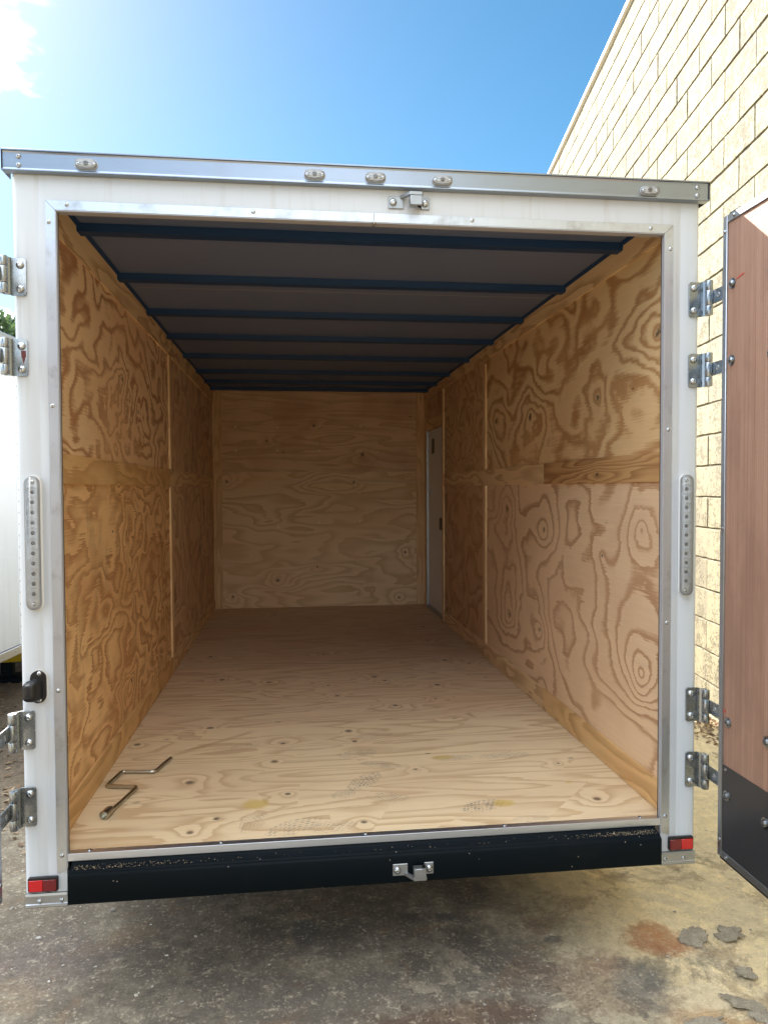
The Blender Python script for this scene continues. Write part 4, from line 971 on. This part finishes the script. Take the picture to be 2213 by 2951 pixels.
tag(obj('leaf_litter', leaves('leaf_litter', pts, 0.026, M['leaf_dry'], 8)), 'brown leaf litter strewn between the two trailers', 'leaf litter', kind='stuff')

# ------------------------------------------------------------------ neighbouring white trailer on the left
NB = Vector((-2.31, 3.0, GZ)); NRZ = -math.atan(0.107)
nb = root('neighbour_trailer', NB, 'second white cargo trailer parked alongside on the left, mostly out of frame', 'trailer', rz=NRZ)
box('body', -2.1, -0.004, -1.1, 6.0, 0.53, 2.74, M['white_far'], nb, 0.004, 1, world=False)
box('bottom_rail', -2.1, 0.004, -1.1, 6.0, 0.465, 0.528, M['alu'], nb, 0.004, 1, world=False)
box('roof_edge_strip', -2.1, 0.004, -1.1, 6.0, 2.742, 2.785, M['alu'], nb, 0.006, 1, world=False)
rv = lathe_me('side_rivet', [(0.008, 0), (0.006, 0.004), (0, 0.005)], M['zinc_dull'], 8)
for yy in (0.30,):
    box('seam_strip', -0.0038, 0.001, yy-0.02, yy+0.02, 0.533, 2.738, M['lamp_base'], nb, world=False)
    for i in range(26): obj('side_rivet', rv, nb, world=False, loc=(0.001, yy, 0.58+i*0.084), rot=(0, math.pi/2, 0))
sd2 = box('side_door', -0.0036, 0.008, 0.56, 1.35, 0.72, 2.5, M['white_far'], nb, 0.004, 1, world=False)
for (a, b_, c_, d_) in ((0.505, 0.545, 0.665, 2.55), (1.365, 1.40, 0.665, 2.55)):
    box('door_trim', -0.0035, 0.016, a, b_, c_, d_, M['alu'], sd2, 0.003, 1)
box('door_trim', -0.0035, 0.016, 0.546, 1.364, 0.665, 0.705, M['alu'], sd2, 0.003, 1)
for i in range(10): obj('side_rivet', rv, nb, world=False, loc=(0.0045, -0.5+i*0.35, 0.50), rot=(0, math.pi/2, 0))
for yy in (2.6, 3.5):
    for xx in (-0.2, -1.9):
        obj('wheel', tyre, nb, world=False, loc=(xx, yy, 0.22), rot=(0, math.pi/2, 0))
# jack stand and post below it
js = root('jack_stand', (-2.80, 4.45, GZ), 'yellow topped jack stand under the neighbouring white trailer', 'jack stand')
box('head', -2.92, -2.66, 4.38, 4.52, GZ+0.155, GZ+0.30, M['yellow'], js, 0.02, 2)
box('column', -2.85, -2.75, 4.41, 4.49, GZ-0.01, GZ+0.16, M['black'], js, 0.005, 1)
box('foot', -2.95, -2.65, 4.33, 4.57, GZ-0.0115, GZ+0.03, M['black'], js, 0.005, 1)
o = obj('timber_prop', tube_me('timber_prop', [(-2.66, 4.40, GZ-0.02), (-2.50, 4.62, GZ+0.46)], 0.035, M['wood_post'], 8)); tag(o, 'brown timber prop leaning below the neighbouring trailer', 'prop')

# ------------------------------------------------------------------ greenery far left
def leaf_cloud(name, blobs, n, size, mat, seed):
    rnd = random.Random(seed); V, F = [], []
    for i in range(n):
        c, r = rnd.choice(blobs)
        while True:
            p = Vector((rnd.uniform(-1, 1), rnd.uniform(-1, 1), rnd.uniform(-1, 1)))
            if 0.25 < p.length < 1: break
        p = Vector(c) + Vector((p.x*r[0], p.y*r[1], p.z*r[2]))
        a = Vector((rnd.gauss(0, 1), rnd.gauss(0, 1), rnd.gauss(0, 0.7))).normalized(); b_ = a.orthogonal().normalized()
        b_ = (Matrix.Rotation(rnd.uniform(0, 6.28), 3, a) @ b_); c2 = a.cross(b_); s = size*rnd.uniform(0.6, 1.4); b0 = len(V)
        V += [tuple(p-b_*s), tuple(p+c2*s*0.42), tuple(p+b_*s), tuple(p-c2*s*0.42)]; F.append((b0, b0+1, b0+2, b0+3))
    me = bpy.data.meshes.new(name); me.from_pydata(V, [], F); me.materials.append(mat); return me
def tree(base, h, crown, n, size, label, mat, seed):
    t = root('leafy_tree', base, label, 'tree', 'trees behind the trailers'); rnd = random.Random(seed); b = Vector(base)
    pts_ = [b + Vector((0.10*math.sin(i*1.3), 0.08*math.cos(i), h*i/6)) for i in range(7)]
    obj('trunk', tube_me('trunk', pts_, 0.1, M['bark'], 10, [0.16*(1-0.7*i/6) for i in range(7)]), t)
    blobs = []
    for i in range(crown):
        a = rnd.uniform(0, 6.28); rr_ = rnd.uniform(0.3, 1.5); z = h*rnd.uniform(0.55, 1.02)
        c = b + Vector((rr_*math.cos(a), rr_*math.sin(a), z)); blobs.append((tuple(c), (rnd.uniform(.35, .7), rnd.uniform(.35, .7), rnd.uniform(.25, .45))))
        o_ = b + Vector((0, 0, z*0.72)); obj('limb', tube_me('limb', [o_, (o_+c)/2 + Vector((0, 0, 0.1)), c], 0.03, M['bark'], 6, [0.05, 0.03, 0.012]), t)
    obj('crown', leaf_cloud('crown', blobs, n, size, mat, seed), t)
tree((-6.3, 14.0, GZ), 5.1, 22, 9000, 0.085, 'green broadleaf tree behind the neighbouring trailer roof', M['leaf_green'], 3)
tree((-9.5, 17.0, GZ), 6.0, 22, 7000, 0.10, 'larger green tree further left beyond the neighbouring trailer', M['leaf_green'], 9)
def shrub(base, r, n, label, seed, mat='leaf_grey'):
    t = root('shrub', base, label, 'shrub', 'shrubs between the trailers'); b = Vector(base); rnd = random.Random(seed); blobs = []
    for i in range(7):
        c = b + Vector((rnd.uniform(-r, r)*0.7, rnd.uniform(-r, r)*0.7, r*rnd.uniform(0.35, 1.0))); blobs.append((tuple(c), (r*0.5, r*0.5, r*0.4)))
        obj('stem', tube_me('stem', [b, (b+c)/2, c], 0.01, M['bark'], 5), t)
    obj('foliage', leaf_cloud('foliage', blobs, n, 0.035, M[mat], seed), t)
shrub((-3.05, 5.8, GZ), 0.42, 1500, 'grey leaved low shrub in the gap between the trailers', 1)
shrub((-3.7, 7.0, GZ), 0.6, 1500, 'grey leaved shrub behind the low one, further back', 2)
